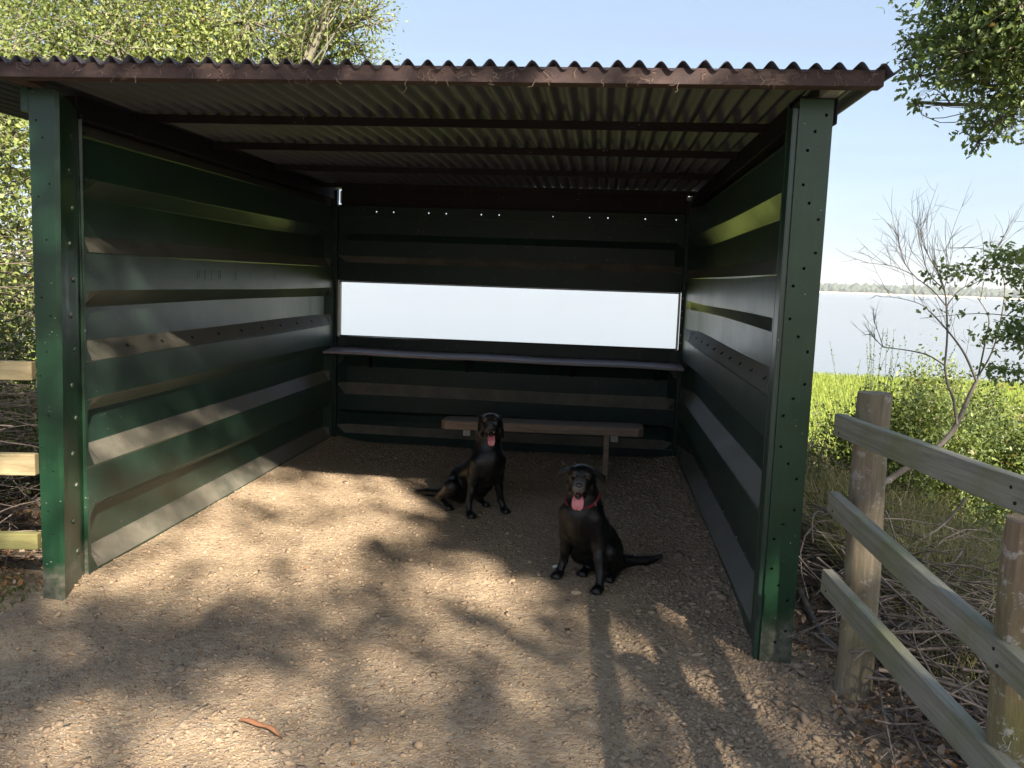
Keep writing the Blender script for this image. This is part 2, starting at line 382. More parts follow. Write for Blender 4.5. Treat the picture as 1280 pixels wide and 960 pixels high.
# ------------------------------------------------------------------ terrain
def ground_h(x, y):
    x = np.asarray(x, float); y = np.asarray(y, float)
    h = np.zeros_like(x)
    h -= .85*sstep(5.6, 9.5, y) * np.ones_like(x)
    out = sstep(3.75, 6.5, x)*sstep(-3.5, 1.0, y); h = h - out*(.55*(1-sstep(5.6, 9.5, y)))
    h += .05*sstep(.35, -.05, x)*sstep(-.8, .4, y)*(1-sstep(4.2, 5, y))
    h += .10*sstep(-.15, -1.5, x)*(1-sstep(4.2, 7, y))
    h += .035*sstep(2.9, 3.15, x)*(1-sstep(3.2, 3.35, x))*sstep(.2, 1, y)*(1-sstep(4, 4.4, y))
    h += .03*sstep(3.3, 3.6, x)*(1-sstep(4.0, 4.6, x))*(1-sstep(2, 4, y))
    amp = .008 + .035*sstep(3.5, 5, x)+.05*sstep(-.2, -2, x)+.04*sstep(4.3, 7, y)
    h += amp*fbm(x, y, 2.2, 3, 4) + .004*fbm(x, y, 11, 5, 3)
    h -= .5*sstep(20, 26, y + 1.2*fbm(x, y*0, .35, 9, 3)-.0*x)
    return h
def axis(segs):
    out = []
    for a, b, n in segs: out += list(np.linspace(a, b, n, endpoint=False))
    return np.array(out+[segs[-1][1]])
gx = axis([(-400, -30, 12), (-30, -2, 50), (-2, -.3, 30), (-.3, 4.2, 190), (4.2, 12, 60), (12, 40, 40), (40, 400, 12)])
gy = axis([(-400, -20, 12), (-20, -2.2, 40), (-2.2, 4.4, 230), (4.4, 30, 110)])
X, Y = np.meshgrid(gx, gy); Z = ground_h(X, Y)
nn = fbm(X, Y, 1.7, 11, 4)
grav = (sstep(-.45, -.05, X+.12*nn+.25*sstep(.2, -.6, Y)*1.2))*(1-sstep(3.35, 3.7, X+.12*nn-.12*sstep(0, -1, Y)))*(1-sstep(4.05, 4.2, Y))
marsh = sstep(6.5, 9, Y+1.2*nn)
nxg, nyg = len(gx), len(gy)
I = np.arange(nxg*nyg).reshape(nyg, nxg)
Fg = np.stack([I[:-1, :-1], I[:-1, 1:], I[1:, 1:], I[1:, :-1]], -1).reshape(-1, 4)
g = mesh_np('ground', np.stack([X, Y, Z], -1).reshape(-1, 3), Fg, M['ground'], None, True, np.stack([grav, marsh, 0*marsh], -1).reshape(-1, 3))
tag(g, 'compacted pale gravel path and floor running into soil and bank', kind='structure')
LZ = -1.05
lk = mesh_np('lake', [(-2500, 14, LZ), (2500, 14, LZ), (2500, 1480, LZ), (-2500, 1480, LZ)], [(0, 1, 2, 3)], M['water'])
tag(lk, 'wide calm pale lake reaching to the far wooded shore', kind='structure')
# far shore
hx = np.linspace(-1500, 1500, 120); hy = np.array([1180, 1200, 1235, 1290, 1400, 1600, 1900])
X, Y = np.meshgrid(hx, hy)
Yj = Y + 12*fbm(X, X*0, .008, 21, 4)
Z = LZ - 1 + sstep(1180, 1205, Y)*2.6 + sstep(1200, 1600, Y)*(5+3.0*fbm(X, Y, .004, 22, 3))
nxh, nyh = len(hx), len(hy); I = np.arange(nxh*nyh).reshape(nyh, nxh)
Fh = np.stack([I[:-1, :-1], I[:-1, 1:], I[1:, 1:], I[1:, :-1]], -1).reshape(-1, 4)
tag(mesh_np('far_hills', np.stack([X, Yj, Z], -1).reshape(-1, 3), Fh, M['far_land'], None, True), 'low green hills on the far side of the lake', kind='structure')
# pale reed fringe along the far shore
V = []; 
sxs = np.linspace(-1200, 1200, 400)
sy = 1178 + 12*fbm(sxs, sxs*0, .008, 21, 4); top = LZ + 1.9 + .8*fbm(sxs, sxs*0, .05, 30, 4)
mb = MB(); n = len(sxs)
Vr = [(x, y, LZ-.5) for x, y in zip(sxs, sy)] + [(x, y+1, z) for x, y, z in zip(sxs, sy, top)] + [(x, y+8, z) for x, y, z in zip(sxs, sy, top)] + [(x, y+12, LZ-.5) for x, y in zip(sxs, sy)]
Fr = [(r*n+i, r*n+i+1, (r+1)*n+i+1, (r+1)*n+i) for r in range(3) for i in range(n-1)]
tag(mesh_np('shore_reeds', Vr, Fr, M['shore_reeds']), 'thin tan reed fringe along the far lake shore', 'reeds', kind='stuff')
# far wood: thousands of crowns
def ico(sub=1):
    bm = bmesh.new(); bmesh.ops.create_icosphere(bm, subdivisions=sub, radius=1.0)
    v = np.array([x.co[:] for x in bm.verts]); f = np.array([[q.index for q in p.verts] for p in bm.faces]); bm.free(); return v, f
iv, iff = ico(2)
nt = 2600
tx = rng.uniform(-420, 1000, nt); ty = 1196 + rng.uniform(0, 1, nt)**1.6*330 + 12*fbm(tx, tx*0, .008, 21, 4)
r = rng.uniform(3.5, 7.5, nt)*(.75+.25*fbm(tx, ty, .01, 33, 3)); zb = LZ + 1.2 + sstep(1200, 1600, ty)*5.5
hh = rng.uniform(.8, 1.35, nt)
Vt = iv[None]*np.stack([r, r, r*hh], -1)[:, None, :]
Vt *= (1+.28*rng.standard_normal((nt, len(iv), 1)).clip(-1.5, 1.5))
Vt += np.stack([tx, ty, zb+r*hh*.8], -1)[:, None, :]
Ft = (iff[None]+(np.arange(nt)*len(iv))[:, None, None]).reshape(-1, 3)
tag(mesh_np('far_wood', Vt.reshape(-1, 3), Ft, M['far_leaf'], None, False), 'distant hazy woodland along the far lake shore', 'wood', kind='stuff')
# haze
hz = mesh_np('haze', box_v(-2600, 2600, -450, 2000, -3.2, 36), BOXF, bpy.data.materials.new('haze_air'))
hm = hz.data.materials[0]; hm.use_nodes = True; hn = hm.node_tree.nodes; hn.remove(hn['Principled BSDF'])
pv = hn.new('ShaderNodeVolumePrincipled'); pv.inputs['Color'].default_value = (0.90, 0.94, 1.0, 1); pv.inputs['Density'].default_value = 0.00022
hm.node_tree.links.new(pv.outputs[0], hn['Material Output'].inputs['Volume'])
tag(hz, 'pale summer haze over the lake', kind='stuff')

# ------------------------------------------------------------------ shelter
SH = empty('shelter', (1.58, 2.0, 0), 'open fronted green steel viewing shelter with corrugated roof facing the lake', 'shelter')
W, D = 3.16, 4.12
def part(name, o, label=None):
    if label: o['label'] = label
    return o
# side wall profile: (z, recess) with recess 0 proud, 1 recessed
PROF = [(-.03, 0), (.06, 0), (.15, 1), (.325, 1), (.39, 0), (.575, 0), (.665, 1), (.835, 1), (.915, 0), (1.087, 0), (1.18, 1), (1.35, 1), (1.425, 0), (1.605, 0), (1.69, 1), (1.87, 1), (1.95, 0), (2.14, 0), (2.215, 1), (2.31, 1)]
cuts = [(0, 5), (5, 9), (9, 13), (13, 17), (17, 19)]
def side_wall(sgn, x0, yf, yb, frontramp, backramp):
    ys = [yf, yf+.02, yf+.02+frontramp*.4, yf+.02+frontramp, *np.linspace(yf+.3+frontramp, yb-backramp-.25, 9), yb-backramp, yb-backramp*.5, yb-.03, yb]
    def sc_(y):
        a = min(1, max(0, (y-yf-.02)/frontramp)); b = min(1, max(0, (yb-.03-y)/backramp)); return math.sqrt(a)*b if a < 1 else b
    for ci, (a, b) in enumerate(cuts):
        rows = []
        for k in range(a, b+1):
            z, rc = PROF[k]
            rows.append([(x0 - sgn*(.088*rc*sc_(y)) , y, z + .004*math.sin(y*1.7+k*2.1)) for y in ys])
        if b < len(PROF)-1:     # a folded lip standing a few mm proud where the next sheet overlaps
            z, rc = PROF[b]; rows.append([(x0+sgn*.003, y, z+.008) for y in ys])
        rows = np.array(rows)
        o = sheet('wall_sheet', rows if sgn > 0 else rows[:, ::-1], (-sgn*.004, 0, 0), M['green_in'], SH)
        o.modifiers.new('b', 'BEVEL').width = .004; o.modifiers['b'].limit_method = 'ANGLE'; o.modifiers['b'].segments = 2
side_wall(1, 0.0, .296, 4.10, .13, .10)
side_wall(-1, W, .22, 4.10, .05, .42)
# row of slotted bolt holes and bolts along the ledge at chest height on both walls
for sgn, x0, y0 in ((1, 0, .75), (-1, W, .55)):
    for k in range(9):
        y = y0 + k*.36; z = 1.135; x = x0 - sgn*.046
        nv = Vector((sgn*.69, 0, .72)); p = Vector((x, y, z))
        m_ = MB().tube([p-nv*.002, p+nv*.005], .011, 8); part('bolt', m_.build('bolt', M['dark_steel'], SH))
for k in range(14):   # small rivets low down on the right wall flange
    y = .3+k*.27; p = Vector((W-.0, y, .20)); 
    part('rivet', MB().tube([p+Vector((.07, 0, 0)), p+Vector((.088, 0, 0))-Vector((.028, 0, 0))], .006, 6).build('rivet', M['bolt'], SH))
# scratched letters in the paint of the left wall, faint
def strokes(txt, o, h, ex, ez, nrm, wd):
    G = {'D': [[(0, 0), (0, 1), (.5, .8), (.5, .2), (0, 0)]], 'E': [[(.5, 1), (0, 1), (0, 0), (.5, 0)], [(0, .5), (.4, .5)]], 'H': [[(0, 0), (0, 1)], [(.5, 0), (.5, 1)], [(0, .5), (.5, .5)]],
         'F': [[(0, 0), (0, 1), (.5, 1)], [(0, .5), (.4, .5)]], 'R': [[(0, 0), (0, 1), (.5, .9), (.45, .55), (0, .5), (.5, 0)]], 'I': [[(.2, 0), (.2, 1)]], 'A': [[(0, 0), (.25, 1), (.5, 0)], [(.1, .4), (.4, .4)]],
         '3': [[(0, .95), (.45, .9), (.2, .55), (.5, .35), (.35, .05), (0, .08)]], "'": [[(.1, 1), (.1, .75)]], 'J': [[(.45, .9), (.4, .1), (.1, -.1)]], ' ': []}
    mb = MB(); x = 0
    for ch in txt:
        for line in G[ch]:
            for (a, b), (c, d) in zip(line, line[1:]):
                p, q = o+ex*(x+a*h)+ez*(b*h), o+ex*(x+c*h)+ez*(d*h)
                mb.tube([p+nrm*.0008, q+nrm*.0008], wd, 4)
        x += h*.8
    return mb
M['scratch'] = paint_mat('scratched_paint', (0.06, 0.075, 0.065), rough=.5, splash=False)
for k, (ch, yy_) in enumerate((('D', 1.45), ('E', 1.55), ('E', 1.64), ('H', 1.74), ('A', 1.98), ('I', 2.22), ('R', 2.68))):
    part('scratched_letter', strokes(ch, Vector((.001, yy_, 1.49+.006*math.sin(k*3))), .052, Vector((0, 1, 0)), Vector((0, 0, 1)), Vector((1, 0, 0)), .0008).build('scratched_letter', M['scratch'], SH))

# back wall : sheet below the window, reddish head plate, dark upper sheets
PB = [(-.03, 0), (.075, 0), (.15, 1), (.20, 1), (.265, .9), (.30, 0), (.445, 0), (.545, 1), (.70, 1), (.80, .1), (.985, .1)]
xs = [0.0, .02, .10, *np.linspace(.4, 2.8, 9), W-.10, W-.02, W]
def sx(x): return min(1, max(0, (x-.02)/.08))*min(1, max(0, (W-.02-x)/.08))
for a, b in ((0, 5), (5, 9), (9, 10)):
    rows = [[(x, D+.03+.06*PB[k][1]*sx(x), PB[k][0]+.003*math.sin(x*2+k)) for x in xs] for k in range(a, b+1)]
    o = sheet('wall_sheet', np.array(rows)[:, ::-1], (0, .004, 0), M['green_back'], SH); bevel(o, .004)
xh = [.374, .532, .854, 1.013, 1.331, 1.492, 1.972, 2.295, 2.456, 2.782, 3.05]
holes = [(x-.02, .045, .0062 if i not in (6, 7) else .0045) for i, x in enumerate(xh)]
holed_plate('wall_sheet', W-.04, .10, holes, .004, M['green_back'], SH, (.02, D+.03, 2.075), (1, 0, 0), (0, 0, 1))
rows = [[(x, D+.03+d*sx(x), z) for x in xs] for z, d in ((1.488, 0), (1.50, 0), (1.66, 0), (1.72, .05), (1.86, .05), (1.92, 0), (2.075, 0))]
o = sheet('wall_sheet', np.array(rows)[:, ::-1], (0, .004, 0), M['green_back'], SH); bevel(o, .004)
mb = MB().box(.05, W-.02, D+.02, D+.026, 2.165, 2.336).box(.05, W-.02, D-.03, D+.02, 2.165, 2.171)
part('head_plate', bevel(mb.build('head_plate', M['dark_steel'], SH), .002), 'dull reddish steel plate along the top of the back wall')
# window edges
part('window_lip', bevel(MB().box(.052, W-.05, D-.02, D+.045, 1.478, 1.4875).build('window_lip', M['rust_paint'], SH), .002))
part('window_lip', bevel(MB().box(.052, W-.05, D-.005, D+.045, .986, .993).build('window_lip', M['dark_steel'], SH), .002))
part('window_jamb', bevel(MB().box(.03, .052, D, D+.05, .98, 1.495).build('window_jamb', M['lit_sheet'], SH), .002), 'edge at the left end of the window, coloured pale as if sunlit')
part('window_jamb', bevel(MB().box(W-.052, W-.036, D, D+.05, .98, 1.495).build('window_jamb', M['lit_sheet'], SH), .002), 'pale strip at the right end of the window, coloured as light through a gap')
# corner angles
for x0, x1 in ((-.01, .028), (W-.030, W+.01)):
    part('corner_angle', bevel(MB().box(x0, x1, D-.03, D+.02, -.03, 2.30).build('corner_angle', M['green_back'], SH), .003))
# a few bolts down the right-hand window edge
for z in (1.05, 1.12, 1.27, 1.33, 1.44):
    p = Vector((W-.02, D-.032, z)); part('bolt', MB().tube([p, p+Vector((0, -.008, 0))], .008, 8).build('bolt', M['bolt'], SH))
# shelf
rows = []
nx = 24
for j, (y, z) in enumerate(((3.80, .846), (3.80, .868), (4.145, .885), (4.145, .86))):
    rows.append([(-.0+(W+.0)*i/nx, y+(.006*math.sin(i*1.3) if y < 4 else 0), z-.012*i/nx+.003*math.sin(i*.7)) for i in range(nx+1)])
R_ = np.array(rows); n = nx+1
V = R_.reshape(-1, 3); F = [(j*n+i, j*n+i+1, ((j+1) % 4)*n+i+1, ((j+1) % 4)*n+i) for j in range(4) for i in range(nx)] + [(0, n, 2*n, 3*n), (3*n+nx, 2*n+nx, n+nx, nx)]
F = [tuple(reversed(f)) for f in F]
sh = part('shelf', bevel(mesh_np('shelf', V, F, M['shelf'], SH), .003), 'long worn elbow shelf under the window')
for x in (.35, 1.25, 2.2, 2.95):
    part('shelf_bracket', bevel(MB().add([(x-.015, 4.13, .70), (x+.015, 4.13, .70), (x+.015, 4.13, .845), (x-.015, 4.13, .845), (x-.015, 3.9, .83), (x+.015, 3.9, .83), (x+.015, 3.9, .842), (x-.015, 3.9, .842)], [(0, 1, 5, 4), (3, 7, 6, 2), (0, 4, 7, 3), (1, 2, 6, 5), (4, 5, 6, 7), (0, 3, 2, 1)]).build('shelf_bracket', M['dark_steel'], SH), .002))
# rafters over the side walls
part('rafter', bevel(MB().box(-.075, .012, .30, 4.2, 2.215, 2.318).build('rafter', M['dark_steel'], SH), .003))
part('rafter', bevel(MB().box(W+.012, W+.07, .12, 4.2, 2.215, 2.318).build('rafter', M['dark_steel'], SH), .003))
# purlins (angle section)
for y in (.78, 1.65, 2.66, 3.78):
    mb = MB().box(-.55, 3.42, y, y+.007, 2.288, 2.330).box(-.55, 3.42, y+.007, y+.06, 2.323, 2.330)
    part('purlin', bevel(mb.build('purlin', M['dark_steel'], SH), .0015))
mb = MB().box(-.75, 3.405, -.20, -.193, 2.287, 2.345).box(-.75, 3.405, -.193, -.13, 2.287, 2.294)
part('front_beam', bevel(mb.build('front_beam', M['rusty'], SH), .002), 'red oxide angle iron along the front edge of the roof')
# roof sheets
pitch = .079
def roof_sheet(x0, ncor, dz, mat=M['galv']):
    per = 12; nxx = ncor*per+1
    ys = np.concatenate([[-.215], np.linspace(-.1, 4.34, 12), [4.40]])
    P = np.zeros((len(ys), nxx, 3))
    for i, y in enumerate(ys):
        x = x0 + np.arange(nxx)*pitch/per
        P[i, :, 0] = x; P[i, :, 1] = y + .004*np.sin(x*9)
        P[i, :, 2] = 2.3465 + dz + (.0165)*np.cos(2*np.pi*x/pitch) + .0025*np.sin(x*3.1+y*1.7)*np.ones(nxx) + (.003*np.sin(x*23+1.0)*(1 if i == 0 else 0))
    return sheet('roof_sheet', P, (0, 0, .0018), mat, SH, True)
x = -10*pitch; k = 0
while x < 3.40:
    nc = 9 if x + 9*pitch < 3.46 else int(round((3.46-x)/pitch))
    roof_sheet(x, max(nc, 1)+(1 if x+9*pitch < 3.40 else 0), .0022*(k % 2)); x += 9*pitch; k += 1
# dusty cobweb scraps hanging along the front beam
mb = MB()
for i in range(110):
    x = rng.uniform(-.2, 3.4) if i < 45 else rng.choice([.55, .9, 1.3, 1.75, 2.1, 2.6, 3.05, 3.3])+rng.normal()*.06
    p = Vector((x, -.205-rng.random()*.006, 2.34-rng.random()*.05)); pts = [p]
    for q in range(4): p = p+Vector((rng.normal()*.009, rng.normal()*.002, -abs(rng.normal())*.007)); pts.append(p)
    mb.tube(pts, .0005+.0004*rng.random(), 3)
w = part('cobweb', mb.build('cobweb', M['web'], SH)); w['kind'] = 'stuff'
# posts
def px_holes(lst, x0, z0):
    out = []
    for (u, v) in lst:
        p = on_y(u, v, 0.0); out.append((p.x-x0, p.z-z0, .0062))
    return out
RH = [(1033, 144), (1019, 164.5), (1003.5+6, 188), (1004, 231), (1011.4, 254), (1022.8, 274.5), (1019.3, 316.4), (1004.9, 335.7), (991.5, 357.7), (986.4+1, 398.6), (997.9, 421), (1009.4, 440), (1005.8, 480.5), (991.4, 498.5), (979, 519.7), (976, 558.5), (985.3, 579.7), (995.7, 598.7), (993.2, 638), (979.2, 656), (967.5, 674), (964.5, 711), (973.4, 732), (983.8, 751), (981.9, 789), (968.8, 803)]
xa = 3.158
pr = [(x, z, r) for x, z, r in px_holes(RH, xa, -.06) if .012 < x < .115]
part('post_face', holed_plate('post_face', .128, 2.345, pr, .004, M['green'], SH, (xa, 0, -.06), (1, 0, 0), (0, 0, 1)), 'right front post plate with zigzag bolt holes')
part('post_flange', bevel(MB().box(3.158, 3.163, .0045, .20, -.06, 2.28).box(3.158, 3.176, .20, .206, -.06, 2.26).build('post_flange', M['green_in'], SH), .0015))
part('post_flange', bevel(MB().box(3.281, 3.286, .0045, .13, -.06, 2.285).build('post_flange', M['green'], SH), .0015))
part('hole_backing', bevel(MB().box(3.164, 3.280, .10, .106, -.06, 2.27).build('hole_backing', M['green_in'], SH), .001))  # plate added behind the bolt holes so they show dark
part('post_lip', bevel(MB().box(3.140, 3.1575, .012, .018, -.06, 2.25).box(3.136, 3.140, .012, .05, -.06, 2.25).build('post_lip', M['green_in'], SH), .001))
LH = [(45, 150), (53, 172), (62, 230), (48, 246), (58, 300), (44, 330), (52, 372), (63, 395), (58, 440), (50, 470), (60, 520), (52, 560), (66, 590), (60, 640), (66, 668), (56, 700)]
out = [(-.034, -.06), (.048, -.06), (.092, 2.282), (-.027, 2.282)]
lh = []
for u, v in LH:
    p = on_y(u, v, 0); xr = .048+(.092-.048)*(p.z/2.28)
    if -.02 < p.x < xr-.012: lh.append((p.x, p.z, .0045))
part('post_face', holed_plate('post_face', 0, 0, lh, .004, M['green'], SH, (0, 0, 0), (1, 0, 0), (0, 0, 1), outline=out), 'left front post plate with small bolt holes')
def slab(a, b, c, d, off, name, mat):   # quad with thickness
    P = [Vector(p) for p in (a, b, c, d)]; o_ = Vector(off)
    return bevel(MB().add(P+[p+o_ for p in P], [(0, 1, 2, 3), (7, 6, 5, 4), (0, 4, 5, 1), (1, 5, 6, 2), (2, 6, 7, 3), (3, 7, 4, 0)]).build(name, mat, SH), .001)
part('post_lip', slab((.0485, -.004, -.06), (.062, .012, -.06), (.107, .012, 2.275), (.0925, -.004, 2.279), (-.002, .004, 0), 'post_lip', M['green']))
part('post_flange', slab((.060, .014, -.06), (-.026, .30, -.06), (.0, .30, 2.26), (.105, .014, 2.272), (-.004, -.001, 0), 'post_flange', M['green']), 'inner side of the left front post with rivets')
part('post_lip', slab((-.030, .303, -.06), (-.010, .312, -.06), (.014, .312, 2.24), (-.004, .303, 2.24), (0, .004, 0), 'post_lip', M['green']))
part('hole_backing', bevel(MB().box(-.06, .03, .09, .096, -.06, 2.27).build('hole_backing', M['green_in'], SH), .001))  # added behind the left post's holes to block the light through them
part('post_flange', bevel(MB().box(-.0265, -.024, .0045, .30, -.06, 2.27).build('post_flange', M['green'], SH), .001))
for k in range(13):
    z = .2+k*.16; f = z/2.28
    a_ = Vector((.060, .014, z)).lerp(Vector((.105, .014, z)), f); b_ = Vector((-.026, .30, z)).lerp(Vector((0, .30, z)), f)
    p = a_.lerp(b_, .45 if k % 2 else .62); nv = Vector((.96, .28, 0))
    part('rivet', MB().tube([p-nv*.001, p+nv*.006, p+nv*.009], [.013, .012, .006], 8).build('rivet', M['green'], SH))
# brackets between posts and roof
def bracket(x0, x1, z0, z1, y0, y1, t, name, mat):
    return bevel(MB().box(x0, x1, y0, y1, z0, z0+t).box(x0, x1, y0, y1, z1-t, z1).box(x0, x0+t, y0, y1, z0+t, z1-t).box(x1-t, x1, y0, y1, z0+t, z1-t).build(name, mat, SH), .002)
part('bracket', bracket(-.03, .05, 2.288, 2.326, -.125, .0, .006, 'bracket', M['rust_paint']))
part('bracket', bracket(3.232, 3.292, 2.288, 2.326, -.125, .02, .006, 'bracket', M['edge']))
part('bracket', bevel(MB().box(3.17, 3.30, -.004, .05, 2.2825, 2.2865).box(3.296, 3.302, .0, .05, 2.19, 2.2820).build('bracket', M['dark_steel'], SH), .001))
part('bracket', bevel(MB().box(-.062, -.028, -.002, .03, 2.19, 2.30).build('bracket', M['green'], SH), .002))
part('bracket', bevel(MB().box(.06, .075, D-.05, D-.044, 2.18, 2.29).build('bracket', M['edge'], SH), .002), 'small curled pale strip in the back corner')
part('bracket', bevel(MB().box(W-.04, W+.02, D-.06, D-.054, 2.28, 2.31).build('bracket', M['edge'], SH), .002))

# ------------------------------------------------------------------ bench
bc = Vector((2.0, 3.24, 0))
BN = empty('bench', bc, 'low worn plank bench standing below the shelf at the back of the shelter', 'bench')
x0, x1, ya, yb_, zt = 1.20, 2.81, 3.13, 3.38, .400
rows = []
out = [(x0+.03, ya), (x1-.04, ya), (x1, ya+.03), (x1, yb_-.03), (x1-.04, yb_), (x0+.04, yb_), (x0, yb_-.03), (x0, ya+.03)]
def zt_at(x): return zt+.015+.018*(x-x0)/(x1-x0)
V = [(x, y, zt_at(x)-.07) for x, y in out]+[(x, y, zt_at(x)) for x, y in out]; n = len(out)
F = [tuple(reversed(range(n))), tuple(range(n, 2*n))]+[(i, (i+1) % n, n+(i+1) % n, n+i) for i in range(n)]
seat = bevel(mesh_np('seat', V, F, M['bench'], BN), .006, 3)
for x, y in ((1.42, 3.19), (1.40, 3.28), (2.56, 3.18), (2.57, 3.31)):
    z = zt_at(x); MB().tube([(x, y, z), (x, y, z+.004)], .012, 10).build('bolt_head', M['bolt'], seat)
for x in (1.50, 2.525):
    part('leg', bevel(MB().box(x-.022, x+.022, 3.175, 3.30, -.05, zt_at(x)-.072).build('leg', M['bench'], BN), .004))
for x in (1.405, 2.585):
    part('bracket', bevel(MB().box(x-.03, x+.03, 3.17, 3.176, zt_at(x)-.125, zt_at(x)-.075).box(x-.03, x-.024, 3.176, 3.28, zt_at(x)-.125, zt_at(x)-.075).build('bracket', M['bolt'], BN), .002))

# ------------------------------------------------------------------ dogs (one skin each, from a blended distance field)
def sd_cone(p, a, b, r1, r2):
    a, b = np.asarray(a, float), np.asarray(b, float); ba = b-a; l2 = max(ba@ba, 1e-9)
    t = np.clip(((p-a)@ba)/l2, 0, 1)
    return np.linalg.norm(p-(a+t[..., None]*ba), axis=-1)-(r1+(r2-r1)*t)
def sd_tri(p, a, b, c, r):
    a, b, c = (np.asarray(q, float) for q in (a, b, c))
    n = np.cross(b-a, c-a); n /= np.linalg.norm(n); d = (p-a)@n; q = p-d[..., None]*n
    inside = np.ones(d.shape, bool); dd = np.full(d.shape, 1e9)
    for u, v in ((a, b), (b, c), (c, a)):
        e = v-u; inside &= (np.cross(np.broadcast_to(e, q.shape), q-u)@n) >= 0
        t = np.clip(((p-u)@e)/(e@e), 0, 1); dd = np.minimum(dd, np.linalg.norm(p-(u+t[..., None]*e), axis=-1))
    return np.where(inside, np.abs(d), dd)-r
def sd_ell(p, c, r, Rm=None):
    q = p-np.asarray(c, float)
    if Rm is not None: q = q@Rm
    r = np.asarray(r, float); k0 = np.linalg.norm(q/r, axis=-1); k1 = np.linalg.norm(q/(r*r), axis=-1)
    return k0*(k0-1)/np.maximum(k1, 1e-6)
def smin(a, b, k):
    h = np.clip(.5+.5*(b-a)/k, 0, 1); return b+(a-b)*h-k*h*(1-h)
def smax(a, b, k): return -smin(-a, -b, k)
def surface_nets(f, lo, hi, vs):
    ax = [np.arange(l, h+vs, vs) for l, h in zip(lo, hi)]
    G = np.stack(np.meshgrid(*ax, indexing='ij'), -1); S = f(G.reshape(-1, 3)).reshape(G.shape[:3])
    sg = S < 0; n = np.array(S.shape)
    cid = -np.ones(n-1, int); acc = np.zeros((*(n-1), 3)); cnt = np.zeros(n-1)
    for axn in range(3):
        sl0 = [slice(None)]*3; sl1 = [slice(None)]*3; sl0[axn] = slice(0, -1); sl1[axn] = slice(1, None)
        a, b = S[tuple(sl0)], S[tuple(sl1)]; cr = (a < 0) != (b < 0); t = np.where(cr, a/np.where(cr, a-b, 1), 0)
        P = G[tuple(sl0)].copy(); P[..., axn] += t*vs
        o1, o2 = [q for q in range(3) if q != axn]
        for d1 in (0, 1):
            for d2 in (0, 1):
                src = [None]*3; dst = [None]*3
                src[axn] = slice(None); dst[axn] = slice(None)
                for o_, dd in ((o1, d1), (o2, d2)):
                    src[o_] = slice(0, -1) if dd == 0 else slice(1, None); dst[o_] = slice(None)
                c_ = cr[tuple(src)]; acc += P[tuple(src)]*c_[..., None]; cnt += c_
    m = cnt > 0; cid[m] = np.arange(m.sum()); V = acc[m]/cnt[m][:, None]; F = []
    for axn in range(3):
        o1, o2 = (axn+1) % 3, (axn+2) % 3
        sl0 = [slice(1, -1)]*3; sl1 = [slice(1, -1)]*3; sl0[axn] = slice(0, -1); sl1[axn] = slice(1, None)
        a, b = sg[tuple(sl0)], sg[tuple(sl1)]; idx = np.argwhere(a != b); off = np.ones(3, int); off[axn] = 0; idx = idx+off
        flip = sg[tuple(idx.T)]
        e1 = np.zeros(3, int); e1[o1] = 1; e2 = np.zeros(3, int); e2[o2] = 1
        q = np.stack([cid[tuple((idx-e1-e2).T)], cid[tuple((idx-e2).T)], cid[tuple(idx.T)], cid[tuple((idx-e1).T)]], 1)
        q[~flip] = q[~flip][:, ::-1]; F.append(q)
    F = np.concatenate(F)
    for _ in range(3):      # snap to the blended surface
        e = 1e-4; s0 = f(V); g = np.stack([(f(V+np.eye(3)[i]*e)-s0)/e for i in range(3)], 1)
        V = V - (g*(s0/np.maximum((g*g).sum(1), .2))[:, None])*.8
    return V, F
def rot_head(yaw, pitch, roll=0):
    cy, sy, cp, sp, cr, sr = math.cos(yaw), math.sin(yaw), math.cos(pitch), math.sin(pitch), math.cos(roll), math.sin(roll)
    Rz = np.array([[cy, -sy, 0], [sy, cy, 0], [0, 0, 1]]); Ry = np.array([[cp, 0, -sp], [0, 1, 0], [sp, 0, cp]]); Rx = np.array([[1, 0, 0], [0, cr, -sr], [0, sr, cr]])
    return Rz@Ry@Rx
